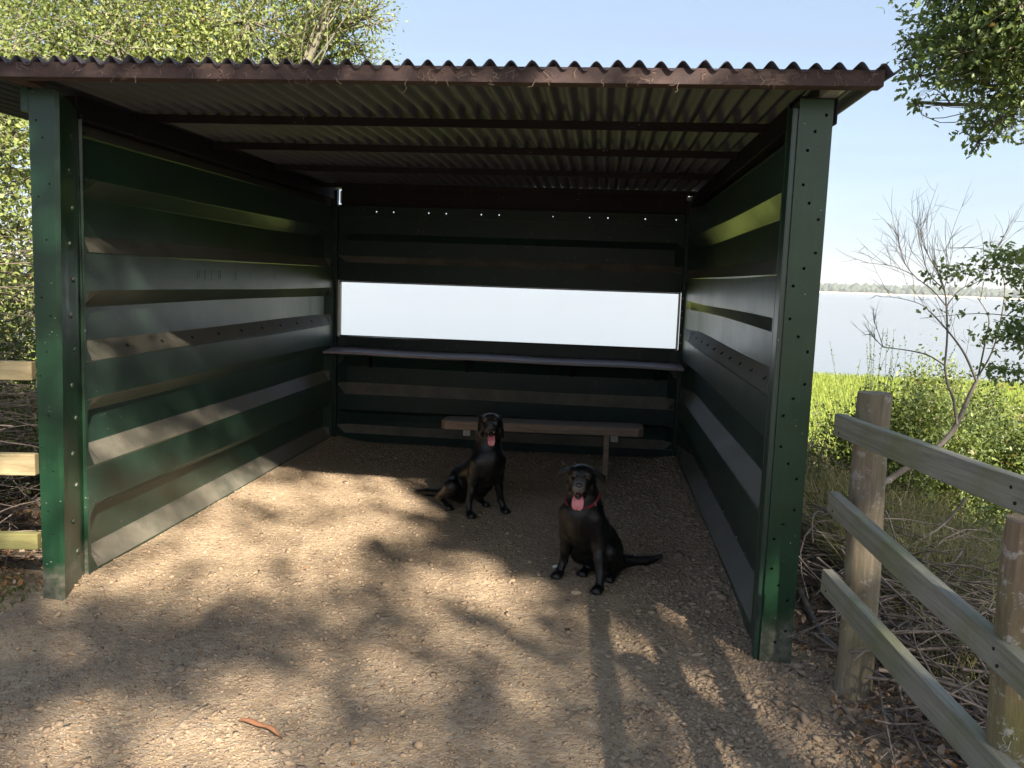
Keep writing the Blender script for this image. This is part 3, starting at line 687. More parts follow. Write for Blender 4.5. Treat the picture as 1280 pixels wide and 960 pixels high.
def make_dog(base, face, label, o):
    """local frame: x forward, y to the dog's left, z up; o holds the pose"""
    rz = math.atan2(face[1], face[0])
    D_ = empty('dog', (base[0], base[1], ground_h(base[0], base[1]).item()), label, 'dog', 'black dogs sitting in the shelter', rz)
    hc = np.array(o['head']); Rh = rot_head(*o['hrot']); s = o.get('hs', 1.0)
    H = lambda *p: hc + Rh@(np.array(p)*s)
    cz_, sz_ = math.cos(rz), math.sin(rz)
    loc = lambda q: np.array([(q[0]-base[0])*cz_+(q[1]-base[1])*sz_, -(q[0]-base[0])*sz_+(q[1]-base[1])*cz_])
    pr_, pl_ = (loc(q) for q in o['paws']); hr, hl = (loc(q) for q in o['hind']); rump = np.array(o['rump'])
    def body(p):
        d = sd_cone(p, rump, rump+[.04, 0, .08], .098, .098)
        d = smin(d, sd_cone(p, rump+[.03, 0, .06], (-.075, 0, .315), .098, .098), .05)
        d = smin(d, sd_cone(p, (-.09, 0, .275), (-.02, 0, .36), .100, .090), .05)
        d = smin(d, sd_ell(p, (-.015, 0, .345), (.085, .088, .115)), .04)
        d = smin(d, sd_ell(p, (.035, 0, .385), (.055, .060, .075)), .035)
        nb = np.array([-.035, 0, .42]); nt_ = hc+Rh@np.array([-.035, 0, -.035])
        mid = (nb+nt_)/2+[-.008, 0, 0]
        d = smin(d, sd_cone(p, nb, mid, .092, .075), .05); d = smin(d, sd_cone(p, mid, nt_, .075, .062), .03)
        for sg_, pw in ((1, pl_), (-1, pr_)):
            pw = np.array([pw[0], pw[1], 0.0]); sh_ = np.array([-.015, sg_*.072, .365]); el = np.array([-.045, sg_*.088, .245])
            wr = np.array([pw[0]-.045, pw[1]*1.0, .085]); wr[1] = pw[1]*.93
            fl = (wr+el)/2+[.006, 0, 0]
            leg = sd_cone(p, sh_, el, .056, .041); leg = smin(leg, sd_cone(p, el, fl, .040, .0275), .02)
            leg = smin(leg, sd_cone(p, fl, wr, .0275, .0205), .01)
            leg = smin(leg, sd_cone(p, wr, (pw[0]-.018, pw[1], .034), .0215, .021), .01)
            leg = smin(leg, sd_ell(p, (pw[0]+.002, pw[1], .021), (.040, .029, .021)), .012)
            for k, dy in enumerate((-.0205, -.007, .007, .0205)):
                leg = smin(leg, sd_cone(p, (pw[0]+.012, pw[1]+dy, .018), (pw[0]+(.036 if k in (1, 2) else .028), pw[1]+dy*1.12, .012), .0105, .0088), .004)
            d = smin(d, leg, .022)
        for sg_, ft in ((1, hl), (-1, hr)):
            ft = np.array([ft[0], ft[1], 0.0]); hip = rump+[.03, sg_*.052, .035]
            kn = np.array([ft[0]+.010, (ft[1]*.9 if abs(ft[1]) > .06 else sg_*.085), .165]); hk = np.array([ft[0]-.15, ft[1]*.92+sg_*.01, .050])
            th = sd_cone(p, hip, kn, .083, .050); th = smin(th, sd_cone(p, hip+[0, 0, -.03], (hip+kn)/2+[0, sg_*.010, -.04], .072, .060), .03)
            th = smin(th, sd_cone(p, kn+[-.005, 0, -.01], hk, .046, .024), .03); th = smin(th, sd_cone(p, hk, (ft[0]-.03, ft[1], .028), .0235, .021), .012)
            th = smin(th, sd_ell(p, (ft[0]+.0, ft[1], .021), (.040, .028, .020)), .01)
            for k, dy in enumerate((-.020, -.0068, .0068, .020)):
                th = smin(th, sd_cone(p, (ft[0]+.012, ft[1]+dy, .017), (ft[0]+(.034 if k in (1, 2) else .026), ft[1]+dy*1.12, .012), .010, .0085), .004)
            d = smin(d, th, .025)
        tl = [np.array(q) for q in o['tail']]; rr = o.get('tr', (.036, .031, .024, .012))
        for k in range(len(tl)-1): d = smin(d, sd_cone(p, tl[k], tl[k+1], rr[k], rr[k+1]), .02)
        # head
        hd = sd_ell(p, H(-.012, 0, .012), (.066*s, .060*s, .054*s), Rh)
        hd = smin(hd, sd_ell(p, H(.012, 0, .022), (.046*s, .050*s, .038*s), Rh), .015)
        hd = smin(hd, sd_cone(p, H(.035, 0, -.004), H(.098, 0, -.012), .036*s, .0265*s), .018)
        hd = smin(hd, sd_ell(p, H(.100, 0, -.012), (.024*s, .026*s, .020*s), Rh), .008)
        for sg_ in (1, -1):
            hd = smin(hd, sd_cone(p, H(.065, sg_*.016, -.020), H(.104, sg_*.012, -.021), .017*s, .013*s), .006)     # lips
            hd = smin(hd, sd_ell(p, H(.038, sg_*.026, .034), (.016*s, .013*s, .009*s), Rh), .008)                 # brow
            hd = smin(hd, sd_ell(p, H(.0, sg_*.045, -.022), (.030*s, .018*s, .026*s), Rh), .015)                  # cheek
            hd = smax(hd, -sd_ell(p, H(.052, sg_*.0265, .0215), (.009*s, .0095*s, .0075*s), Rh), .004)            # eye socket
        hd = smax(hd, -sd_cone(p, H(.096, 0, -.043), H(.045, 0, -.040), .0135*s, .012*s), .006)                    # open mouth
        jo = o['jaw']; ja, jb = H(.008, 0, -.040), H(.080, 0, -.040-jo)
        jw = sd_cone(p, ja, jb, .023*s, .013*s); jw = smin(jw, sd_cone(p, ja, H(.06, 0, -.034-jo*.9), .024*s, .018*s), .01)
        hd = smin(hd, jw, .008)
        for sg_ in (1, -1):
            e = o['ears']
            A1 = H(.012, sg_*.046, .046); A2 = H(-.034, sg_*.050, .040); B_ = H(e[0], sg_*e[1], e[2]); C_ = H(e[0]-.030, sg_*(e[1]-.004), e[2]+.016)
            er = smin(sd_tri(p, A1, A2, B_, .0068*s), sd_tri(p, A2, C_, B_, .0062*s), .006)
            hd = smin(hd, er, .010)
        return smin(d, hd, .022)
    lo = np.array([-.74, -.32, -.012]); hi = np.array([.24, .30, .74])
    V, F = surface_nets(body, lo, hi, .0072)
    # second, finer pass for the head
    hl_ = hc-.125; hh_ = hc+.15
    grey = np.zeros(len(V)); q = (V-hc)@Rh/s
    grey = o['grey']*sstep(.045, .10, q[:, 0])*sstep(-.075, -.02, q[:, 2])*(1-sstep(.02, .03, np.abs(q[:, 1])))
    grey += o['grey']*.5*np.exp(-(((q[:, 0]-.04)/.02)**2+((np.abs(q[:, 1])-.028)/.010)**2+((q[:, 2]-.036)/.008)**2))
    V[:, 2] = np.maximum(V[:, 2], -.004)
    me_o = mesh_np('body', V, F, M['coat'], None, True, np.stack([grey, 0*grey, 0*grey], 1)); me_o.parent = D_
    def kid(mb, name, mat, lab=None, smooth=True, par=D_):
        ob = mesh_np(name, mb.v, mb.f, mat, None, smooth); ob.parent = par
        if lab: ob['label'] = lab
        return ob
    def ball(c, r, Rm=Rh, nu=14, nv=9):
        mb = MB(); vs = []
        for j in range(nv+1):
            th = math.pi*j/nv
            for k in range(nu):
                ph = 2*math.pi*k/nu; v = np.array([math.sin(th)*math.cos(ph), math.sin(th)*math.sin(ph), math.cos(th)])*np.array(r); vs.append(np.array(c)+Rm@v)
        mb.v = [tuple(v) for v in vs]
        mb.f = [(j*nu+k, (j+1)*nu+k, (j+1)*nu+(k+1) % nu, j*nu+(k+1) % nu) for j in range(nv) for k in range(nu)]; return mb
    for sg_ in (1, -1):
        e = kid(ball(H(.0475, sg_*.0255, .0205), (.0088*s,)*3), 'eye', M['eye'])
        kid(ball(H(.0535, sg_*.0265, .0205), (.0036*s, .0050*s, .0050*s)), 'pupil', M['pupil'], par=e)
    nb_ = ball(H(.119, 0, -.003), (.011*s, .0155*s, .0105*s)); kid(nb_, 'nose', M['nose'])
    kid(ball(H(.060, 0, -.040-o['jaw']*.35), (.034*s, .0155*s, .009*s+o['jaw']*.25)), 'mouth_lining', M['mouth'])
    # tongue: a tapering, cupped strip that lolls over the lower lip
    tp = [H(*q) for q in o['tongue']]; wd = o['twid']; Vt_, n_ = [], 7
    lat = Rh@np.array([0, 1., 0]); 
    for i, c in enumerate(tp):
        t_ = (np.array(tp[min(i+1, len(tp)-1)])-np.array(tp[max(i-1, 0)])); t_ /= np.linalg.norm(t_); nrm = np.cross(lat, t_)
        for side in (1, -1):
            for k in range(n_):
                a_ = (k/(n_-1)-.5)*2; Vt_.append(c+lat*a_*wd[i]+nrm*(-side*.0028*math.sqrt(max(0, 1-a_*a_*.98)))+nrm*(-.006*(a_*a_)))
    Ft_ = []
    for i in range(len(tp)-1):
        b0, b1 = i*2*n_, (i+1)*2*n_
        for k in range(n_-1):
            Ft_ += [(b0+k, b0+k+1, b1+k+1, b1+k), (b0+n_+k+1, b0+n_+k, b1+n_+k, b1+n_+k+1)]
        Ft_ += [(b0, b1, b1+n_, b0+n_), (b0+n_-1, b0+2*n_-1, b1+2*n_-1, b1+n_-1)]
    e_ = (len(tp)-1)*2*n_
    for k in range(n_-1): Ft_.append((e_+k, e_+k+1, e_+n_+k+1, e_+n_+k))
    tmb = MB(); tmb.v = [tuple(v) for v in Vt_]; tmb.f = Ft_
    tg = kid(tmb, 'tongue', M['tongue'], 'pink tongue lolling from the open mouth'); ss = tg.modifiers.new('s', 'SUBSURF'); ss.levels = 1; ss.render_levels = 1
    for sg_ in (1, -1):
        for xx in ((.098, .0125), (.088, .014), (.078, .015)):
            kid(MB().tube([H(xx[0], sg_*xx[1], -.027), H(xx[0], sg_*xx[1], -.035 if xx[0] < .095 else -.042)], [.0028, .0006], 5), 'tooth', M['tooth'])
    if o.get('collar'):
        c0 = np.array(o['collar'][0]); ax_ = np.array(o['collar'][1], float); ax_ /= np.linalg.norm(ax_)
        u_ = np.cross(ax_, [0, 1, 0]); u_ /= np.linalg.norm(u_); v_ = np.cross(ax_, u_)
        nn_ = 48; ringv = []
        for k in range(nn_):
            a_ = 2*math.pi*k/nn_; dr = u_*math.cos(a_)+v_*math.sin(a_); lo_, hi_ = .03, .14
            for _ in range(22):
                m_ = (lo_+hi_)/2
                if body((c0+dr*m_)[None])[0] < 0: lo_ = m_
                else: hi_ = m_
            ringv.append((c0, dr, hi_))
        rad = np.array([r_[2] for r_ in ringv]); rad = np.minimum(rad, np.median(rad)*1.0)-.002
        rad = np.convolve(np.concatenate([rad[-3:], rad, rad[:3]]), np.ones(7)/7, 'valid')
        mb = MB()
        for k in range(nn_):
            dr = ringv[k][1]
            for (dax, dd) in ((-.009, -.002), (-.009, .0045), (.009, .0045), (.009, -.002)): mb.v.append(tuple(c0+dr*(rad[k]+dd)+ax_*dax))
        for k in range(nn_):
            a_, b_ = k*4, ((k+1) % nn_)*4
            for j in range(4): mb.f.append((a_+j, a_+(j+1) % 4, b_+(j+1) % 4, b_+j))
        cl = kid(mb, 'collar', M['collar'], 'red collar with a round pink tag', False)
        kf = max(range(nn_), key=lambda k: ringv[k][1]@np.array(o['tagdir']))
        pt = c0+ringv[kf][1]*(rad[kf]+.008)+np.array([0, 0, -.006])
        fd = ringv[kf][1]
        kid(MB().tube([pt+np.array([0, 0, -.014])-fd*.0015, pt+np.array([0, 0, -.014])+fd*.0015], .0125, 16), 'tag', M['tagm'], 'round pink collar tag', False, cl)
        k2 = max(range(nn_), key=lambda k: ringv[k][1]@np.array(o['bdir'])); pt = c0+ringv[k2][1]*(rad[k2]+.005)
        kid(MB().tube([pt-ax_*.011, pt+ax_*.011], .006, 8), 'buckle', M['bolt'], None, False, cl)
    # short guard hairs break up the outline and catch the light
    nh = 16000; fi = rng.integers(0, len(F), nh); quad = V[F[fi]]; c = quad.mean(1)
    nr = np.cross(quad[:, 2]-quad[:, 0], quad[:, 3]-quad[:, 1]); nr /= np.maximum(np.linalg.norm(nr, axis=1), 1e-9)[:, None]
    c = c+(rng.random((nh, 1))-.5)*(quad[:, 1]-quad[:, 0])
    flow = np.tile(np.array([-.45, 0, -.85]), (nh, 1)); qh = (c-hc)@Rh
    hm_ = (np.linalg.norm(c-hc, axis=1) < .12); flow[hm_] = Rh@np.array([-1, 0, -.1]); flow[c[:, 0] < rump[0]-.10] = np.array([-1, 0, -.25])
    flow = flow-nr*(flow*nr).sum(1)[:, None]; flow /= np.maximum(np.linalg.norm(flow, axis=1), 1e-6)[:, None]
    flow += rng.normal(0, .22, (nh, 3)); ln = np.where(hm_, .006, .013)*rng.uniform(.6, 1.3, nh)
    ln = np.where(c[:, 0] < rump[0]-.10, .020, ln)*np.where(qh[:, 0] > .03, .35, 1)*np.where(c[:, 2] < .05, .4, 1)
    sd = np.cross(nr, flow); wdt = .0011
    A_ = c-nr*.001-sd*wdt; B__ = c-nr*.001+sd*wdt; C__ = c+flow*ln[:, None]+nr*(ln*.22)[:, None]
    Vh = np.stack([A_, B__, C__], 1).reshape(-1, 3); Fh_ = np.arange(nh*3).reshape(-1, 3)
    gq = o['grey']*sstep(.05, .10, (Vh-hc)@Rh[:, 0])*sstep(-.075, -.02, (Vh-hc)@Rh[:, 2])
    h_ = mesh_np('hair', Vh, Fh_, M['coat'], None, False, np.stack([gq*.8, 0*gq, 0*gq], 1)); h_.parent = D_; h_['kind'] = 'stuff'
    return D_
make_dog((2.375, .754), (-.43, -.90), 'black dog with grey muzzle and red collar sitting nearer the open front', dict(
    paws=((2.27, .844), (2.481, .664)), hind=((2.405, .905), (2.545, .845)), rump=(-.262, .005, .102), head=(.015, .005, .560), hrot=(math.radians(22), math.radians(4), math.radians(-4)),
    hs=1.22, jaw=.024, grey=.5, ears=(-.012, .094, .006), tail=((-.32, .02, .070), (-.42, .09, .038), (-.50, .17, .032), (-.555, .235, .055)), tr=(.036, .030, .024, .013),
    tongue=((.03, 0, -.052), (.06, 0, -.056), (.080, 0, -.058), (.094, .002, -.068), (.099, .003, -.086), (.099, .003, -.100), (.097, .003, -.108)), twid=(.016, .020, .024, .029, .031, .026, .012),
    collar=((-.012, 0, .462), (.42, .05, .90)), tagdir=(.88, .45, -.3), bdir=(.3, .95, 0)))
make_dog((1.754, 1.925), (.621, -.784), 'black dog without a collar sitting upright in front of the left end of the bench', dict(
    paws=((1.65, 1.843), (1.857, 2.007)), hind=((1.474, 1.999), (1.705, 2.135)), rump=(-.335, -.01, .105), head=(.015, -.01, .600), hrot=(math.radians(-30), math.radians(15), math.radians(2)),
    hs=1.34, jaw=.034, grey=.08, ears=(-.022, .060, -.050), tail=((-.42, -.03, .075), (-.52, -.08, .036), (-.62, -.13, .026), (-.70, -.17, .022)),
    tongue=((.03, 0, -.042), (.06, 0, -.050), (.082, 0, -.054), (.098, 0, -.064), (.103, 0, -.080), (.102, 0, -.094), (.099, 0, -.102)), twid=(.015, .019, .022, .024, .024, .020, .010)))

# ------------------------------------------------------------------ fences
def beam(name, a, b, h, th, mat, parent, label=None, bv=.004, tilt=0):
    """sawn board from a to b (centre line of the face), thickness across"""
    a, b = Vector(a), Vector(b); d = (b-a); L = d.length; ex = d.normalized(); ey = Vector((0, 0, 1)).cross(ex).normalized(); ez = ex.cross(ey)
    nseg = 10; V = []; F = []
    for i in range(nseg+1):
        x = L*i/nseg; w1 = .0025*math.sin(i*1.9+L*7); w2 = .002*math.sin(i*2.7+1)
        for sy_, sz in ((-1, -1), (1, -1), (1, 1), (-1, 1)): V.append((x, sy_*th/2+w1, sz*h/2+w2))
    for i in range(nseg):
        for j in range(4): F.append((i*4+j, i*4+(j+1) % 4, (i+1)*4+(j+1) % 4, (i+1)*4+j))
    F = [tuple(reversed(f)) for f in F] + [(0, 1, 2, 3), tuple(reversed([nseg*4+j for j in range(4)]))]
    V = [(x, y, z) for x, y, z in V]
    me = bpy.data.meshes.new(name); me.from_pydata(V, [], F); me.update(); me.materials.append(mat)
    o = bpy.data.objects.new(name, me); col.objects.link(o)
    m = Matrix((( ex.x, ey.x, ez.x, a.x), (ex.y, ey.y, ez.y, a.y), (ex.z, ey.z, ez.z, a.z), (0, 0, 0, 1)))
    if parent: o.parent = parent; o.matrix_basis = Matrix.Translation(-Vector(parent.location))@m
    else: o.matrix_basis = m
    if label: o['label'] = label
    bm = bmesh.new(); bm.from_mesh(me); bmesh.ops.recalc_face_normals(bm, faces=bm.faces); bm.to_mesh(me); bm.free()
    return bevel(o, bv, 2)
def round_post(name, x, y, z0, z1, r, mat, parent, seed, flare=1.12, label=None):
    rr = np.random.default_rng(seed); n, m = 28, 26; V = []; F = []
    for i in range(m+1):
        t = i/m; z = z0+(z1-z0)*t
        for k in range(n):
            a = 2*math.pi*k/n; q = r*(1+(flare-1)*(1-t)**3)*(1+.045*math.sin(3*a+seed+t*2)+.03*math.sin(7*a+t*9)+.02*math.sin(13*a-t*23)+.012*rr.standard_normal())
            V.append((x+q*math.cos(a)+.006*math.sin(t*5), y+q*math.sin(a), z))
    for i in range(m):
        for k in range(n): F.append((i*n+k, i*n+(k+1) % n, (i+1)*n+(k+1) % n, (i+1)*n+k))
    c = len(V); V.append((x, y, z1-.004)); F += [(m*n+k, m*n+(k+1) % n, c) for k in range(n)]
    o = mesh_np(name, V, F, mat, parent, True); e = o.modifiers.new('e', 'EDGE_SPLIT'); e.split_angle = math.radians(50)
    if label: o['label'] = label
    return o
FR = empty('fence', (3.40, -.9, 0), 'weathered three rail wooden fence on round posts at the right of the shelter', 'fence', 'wooden rail fences beside the shelter')
def rx(y): return 3.305+.07*(-.28-y)+.019
round_post('post', 3.452, -.27, -.25, 1.185, .060, M['post'], FR, 3, 1.25, 'round bark stripped post standing above the rails')
round_post('post', 3.475, -1.44, -.3, 1.035, .072, M['post2'], FR, 8, 1.1, 'lichen covered round post cut off below the top rail')
round_post('post', 3.56, -2.75, -.3, 1.10, .068, M['post'], FR, 5)
def railz(za, zb, y): return za+(zb-za)*((-.285-y)/1.22)
for (za0, za1, zb0, zb1, lab) in ((1.106, 1.017, 1.139, 1.066, 'top rail, grey with a dark knot'), (.816, .725, .743, .676, 'middle rail with green algae at its end'), (.512, .418, .483, .396, 'lowest rail, sunlit on its upper edge')):
    ye = -2.85; h = (za0-za1+zb0-zb1)/2
    a = (rx(-.283), -.283, (za0+za1)/2); b = (rx(ye), ye, railz((za0+za1)/2, (zb0+zb1)/2, ye))
    beam('rail', a, b, h, .038, M['rail'], FR, lab)
for y_, zs_ in ((-.33, ((1.06, .02), (.77, .02), (.465, .02))), (-1.47, ((1.10, .016), (.71, .016)))):
    for zc, dz in zs_:
        for sg_ in (-1, 1):
            p = Vector((rx(y_)-.0195, y_+.012*sg_, zc+dz*sg_)); part('nail', MB().tube([p+Vector((.004, 0, 0)), p-Vector((.0015, 0, 0))], .0042, 8).build('nail', M['dark_steel'], FR))
# a short chalked mark on the lower post, set on the side facing the path
mk = MB()
for line in ([(0, .030), (.014, .032), (.008, .020), (.016, .010), (.006, .0), (-.002, .004)], [(.026, .022), (.022, .0), (.014, -.010)], [(.030, .034), (.031, .028)], [(.036, .034), (.037, .028)]):
    for (u0, v0), (u1, v1) in zip(line, line[1:]):
        def P3(u, v):
            a = math.radians(212)+u/.072; rr_ = .0765; return Vector((3.475+rr_*math.cos(a), -1.44+rr_*math.sin(a), .50+v))
        mk.tube([P3(u0, v0), P3(u1, v1)], .0011, 4)
part('chalk_mark', mk.build('chalk_mark', M['edge'], FR))
FL = empty('fence', (-.9, .15, 0), 'fresh pale wooden fence meeting the left front post of the shelter', 'fence', 'wooden rail fences beside the shelter')
for z0, z1, mt in ((1.028, 1.112, 'rail_new'), (.593, .692, 'rail_new'), (.246, .322, 'rail_green')):
    beam('rail', (-.085, .06, (z0+z1)/2), (-2.2, -.25, (z0+z1)/2+.01), z1-z0, .04, M[mt], FL)
round_post('post', -1.25, -.02, -.2, 1.2, .06, M['post'], FL, 12)
round_post('post', -2.15, -.15, -.2, 1.2, .06, M['post'], FL, 14)

# ------------------------------------------------------------------ leaves and trees
LEAF6 = np.array([(0, 0, 0), (.30, .26, .05), (.72, .24, .04), (1, 0, -.05), (.70, -.24, .04), (.30, -.26, .05)])
LEAF6F = np.array([(0, 1, 2, 3), (0, 3, 4, 5)])
OAK = np.array([(0, 0, 0), (.22, .10, .02), (.34, .24, .05), (.50, .14, .02), (.66, .26, .04), (.80, .12, .0), (1, 0, -.06), (.80, -.12, .0), (.66, -.26, .04), (.50, -.14, .02), (.34, -.24, .05), (.22, -.10, .02)])
OAKF = np.array([(0, 1, 2, 3), (0, 3, 9, 10), (3, 4, 5, 6), (3, 6, 7, 9)])  # rough lobes
OAKF = np.array([(0, 1, 2, 3), (3, 4, 5, 6), (6, 7, 8, 9), (9, 10, 11, 0), (0, 3, 6, 9)])
def leaves(name, P, size, mat, parent=None, shape='leaf', dirs=None, droop=.2, brown=.02, seed=1, flat=.5, kind=None):
    r = np.random.default_rng(seed); n = len(P)
    L, LF = (OAK, OAKF) if shape == 'oak' else (LEAF6, LEAF6F)
    ex = r.standard_normal((n, 3)) if dirs is None else dirs+.7*r.standard_normal((n, 3)); ex[:, 2] -= droop; ex /= np.linalg.norm(ex, axis=1)[:, None]
    up = np.tile([0, 0, 1.0], (n, 1))*flat*2+r.standard_normal((n, 3)); ey = np.cross(up, ex); ey /= np.linalg.norm(ey, axis=1)[:, None]; ez = np.cross(ex, ey)
    s = (size*r.uniform(.65, 1.3, n))[:, None, None]
    V = P[:, None, :]+s*(L[None, :, 0, None]*ex[:, None]+L[None, :, 1, None]*ey[:, None]+L[None, :, 2, None]*ez[:, None])
    F = (LF[None]+(np.arange(n)*len(L))[:, None, None]).reshape(-1, 4)
    t = np.clip(r.normal(.45, .25, n)+.18*np.sin(P[:, 0]*2.1+P[:, 2]*1.7+P[:, 1]), 0, 1); br = (r.random(n) < brown)*r.uniform(.5, 1, n)
    cols = np.repeat(np.stack([t, br, 0*t], 1), len(L), 0)
    o = mesh_np(name, V.reshape(-1, 3), F, mat, parent, False, cols)
    if kind: o['kind'] = kind
    return o
def curve(a, b, r, bend=.15, n=6, sag=0):
    a, b = np.array(a, float), np.array(b, float); L = np.linalg.norm(b-a); off = r.standard_normal(3)*L*bend; off[2] += sag*L
    t = np.linspace(0, 1, n)[:, None]; return a*(1-t)+b*t+off*(4*t*(1-t))*.5
def tree(name, base, fork, blobs, leaf_n, leaf_size, mat, label, cat='tree', group=None, shape='leaf', twigs=26, tr=.16, seed=1, brown=.01, bark='bark', keep=None, lname='crown', twr=.006, lr=1.0):
    r = np.random.default_rng(seed)
    T = empty(name, base, label, cat, group)
    mb = MB(); pts = curve(base, fork, r, .06, 7); pts[0] = base; mb.tube(pts, list(np.linspace(tr, tr*.6, 7)), 10)
    mb.build('trunk', M[bark], T, True)
    lb = MB(); tw = MB(); LP = []; LD = []
    tot = sum((b[1][0]*b[1][1]*b[1][2])**(2/3) for b in blobs)
    for c, rad in blobs:
        c = np.array(c, float); rad = np.array(rad, float)
        limb = curve(fork, c, r, .14, 8, .1); lb.tube(limb, list(np.linspace(tr*.42*lr, tr*.13*lr, 8)), 6)
        nl = int(leaf_n*(rad.prod())**(2/3)/tot)
        nt_ = twigs; per = max(1, nl//nt_)
        for k in range(nt_):
            d = r.standard_normal(3); d /= np.linalg.norm(d); e = c+d*rad*r.uniform(.65, 1.08)
            st = limb[r.integers(4, 8)] if k % 3 else c
            cv = curve(st, e, r, .2, 6, .05); tw.tube(cv, list(np.linspace(twr*2.2, twr*.4, 6)), 4, False)
            t = r.uniform(.30, 1.0, per)**.8; idx = t*5; i0 = np.clip(idx.astype(int), 0, 4); fr = (idx-i0)[:, None]
            p = cv[i0]*(1-fr)+cv[i0+1]*fr; spr = rad.mean()*.17
            # leaves sit in tufts along the twig
            tuft = r.standard_normal((5, 3))*spr*1.5; p = p+tuft[r.integers(0, 5, per)]+r.standard_normal((per, 3))*spr*.62
            LP.append(p); LD.append(np.tile(d, (per, 1)))
    lb.build('limb', M[bark], T, True); tw.build('twigs', M[bark], T, True)
    P = np.concatenate(LP); Dd = np.concatenate(LD)
    if keep is not None:
        k = keep(P); P, Dd = P[k], Dd[k]
    leaves(lname, P, leaf_size, mat, T, shape, Dd, brown=brown, seed=seed+50)
    return T
def az_pt(u, v, dist): return np.array(at_dist(u, v, dist))
# the bright oak behind the left end of the roof
bl = []
r_ = np.random.default_rng(11)
for (u, v, d, rad) in ((60, 40, 10.5, 1.1), (150, 20, 10, 1.0), (230, 45, 10.5, 1.0), (310, 25, 10, .95), (380, 60, 10.8, .8), (425, 30, 10.6, .62), (350, -40, 10.5, 1.0), (445, 62, 11, .42), (458, 18, 10.5, .42), (240, -60, 10.5, 1.3), (110, -80, 10.5, 1.4), (430, -70, 10.2, .7), (200, 90, 11, 1.0), (330, 100, 11.2, .9), (280, 60, 12, 1.1), (410, 0, 11, .6), (90, 80, 11.5, 1.1), (20, 10, 11, 1.1), (150, 60, 9.6, .8)):
    bl.append((az_pt(u, v, d), (rad, rad, rad*.8)))
tree('oak_tree', (-2.6, 6.6, ground_h(-2.6, 6.6).item()), (-2.4, 6.3, 2.2), bl, 56000, .046, M['leaf_bright'], 'sunlit yellow green oak rising behind the left end of the roof', group='trees around the shelter', shape='oak', twigs=30, tr=.17, seed=21, brown=.02)
bl = []
for (u, v, d, rad) in ((-40, 130, 8, .8), (15, 170, 8.5, .55), (-20, 240, 8.2, .7), (20, 290, 8.6, .5), (-50, 340, 8, .8), (15, 370, 8.6, .5), (10, 120, 8.8, .6), (-90, 220, 7.8, .9), (-110, 80, 8, 1.), (10, 425, 8.8, .45), (-60, 420, 8, .7), (-70, 20, 9, 1.0), (20, 60, 9.5, .8), (30, 220, 9.8, .7), (30, 350, 9.8, .7)):
    bl.append((az_pt(u, v, d), (rad, rad, rad*.85)))
tree('hawthorn_tree', (-3.9, 2.9, ground_h(-3.9, 2.9).item()), (-3.8, 3.0, 1.2), bl, 25000, .040, M['leaf_bright'], 'dense twiggy tree beside the left front post, beyond the pale fence', group='trees around the shelter', twigs=34, tr=.11, seed=31, twr=.005)
# dark hedge backdrop further left
bl = [((-6.2+.4*i, 4.2+1.3*i, 1.2+.35*math.sin(i*2)), (1.1, 1.1, 1.35)) for i in range(5)]
tree('hedge', (-5.4, 6.5, -.1), (-5.4, 6.5, .4), bl, 15000, .075, M['leaf_dark'], 'dark overgrown hedge far behind the pale fence at the left', 'hedge', twigs=30, tr=.08, seed=41)
# the oak whose branches hang into the top right corner
bl = []
for (u, v, d, rad) in ((1185, 20, 5.6, .20), (1230, 40, 5.5, .24), (1275, 60, 5.5, .24), (1170, 62, 5.6, .15), (1150, 95, 5.6, .13), (1195, 95, 5.5, .17), (1240, 110, 5.5, .18), (1225, 150, 5.6, .12), (1222, 178, 5.6, .075), (1250, 150, 5.5, .10), (1140, 50, 5.7, .09), (1142, 128, 5.7, .055), (1175, -30, 5.5, .22), (1250, -30, 5.5, .3), (1320, 20, 5.5, .35), (1320, 110, 5.5, .25), (1300, -80, 5.5, .4), (1275, 5, 5.3, .2), (1205, 65, 5.4, .18), (1128, 75, 5.75, .05), (1290, 172, 5.5, .05)):
    bl.append((az_pt(u, v, d), (rad, rad, rad*.8)))
tree('oak_tree', (7.2, 3.2, -.5), (6.4, 2.6, 2.9), bl, 14500, .042, M['leaf_oak'], 'green oak hanging its branches over the top right corner', group='trees around the shelter', shape='oak', twigs=24, tr=.18, seed=51, brown=.012, twr=.0022, lr=.28)

# twiggy growth helper for bare shrubs traced as real branches
def branch_px(mb, pts, d, r0, r1, n=6, jit=.0):
    P = [at_dist(u, v, d+dd) for (u, v, dd) in [(p[0], p[1], (p[2] if len(p) > 2 else 0)) for p in pts]]
    # smooth with Catmull-Rom
    out = []
    for i in range(len(P)-1):
        p0, p1, p2, p3 = P[max(i-1, 0)], P[i], P[i+1], P[min(i+2, len(P)-1)]
        for k in range(4):
            t = k/4; out.append(.5*((2*p1)+(p2-p0)*t+(2*p0-5*p1+4*p2-p3)*t*t+(3*p1-p0-3*p2+p3)*t**3))
    out.append(P[-1]); mb.tube(out, list(np.linspace(r0, r1, len(out))*TH), n, False); return out
BD = 5.7; TH = .72
bt_base = at_dist(1112, 600, BD)
BT = empty('bare_tree', (bt_base.x, bt_base.y, ground_h(bt_base.x, bt_base.y).item()), 'small leafless forked tree leaning out from behind the fence over the lake', 'tree', 'trees around the shelter')
tk = MB()
branch_px(tk, [(1080, 622, .0), (1118, 595, 0), (1160, 568, 0), (1186, 545, .05), (1200, 522, .08), (1212, 494, .1), (1222, 474, .1)], BD, .030, .014, 8)
tk.build('trunk', M['twig_pale'], BT, True)
lm = MB(); mains = []
mains.append(branch_px(lm, [(1196, 530), (1192, 500), (1184, 478), (1181, 457)], BD, .012, .009))
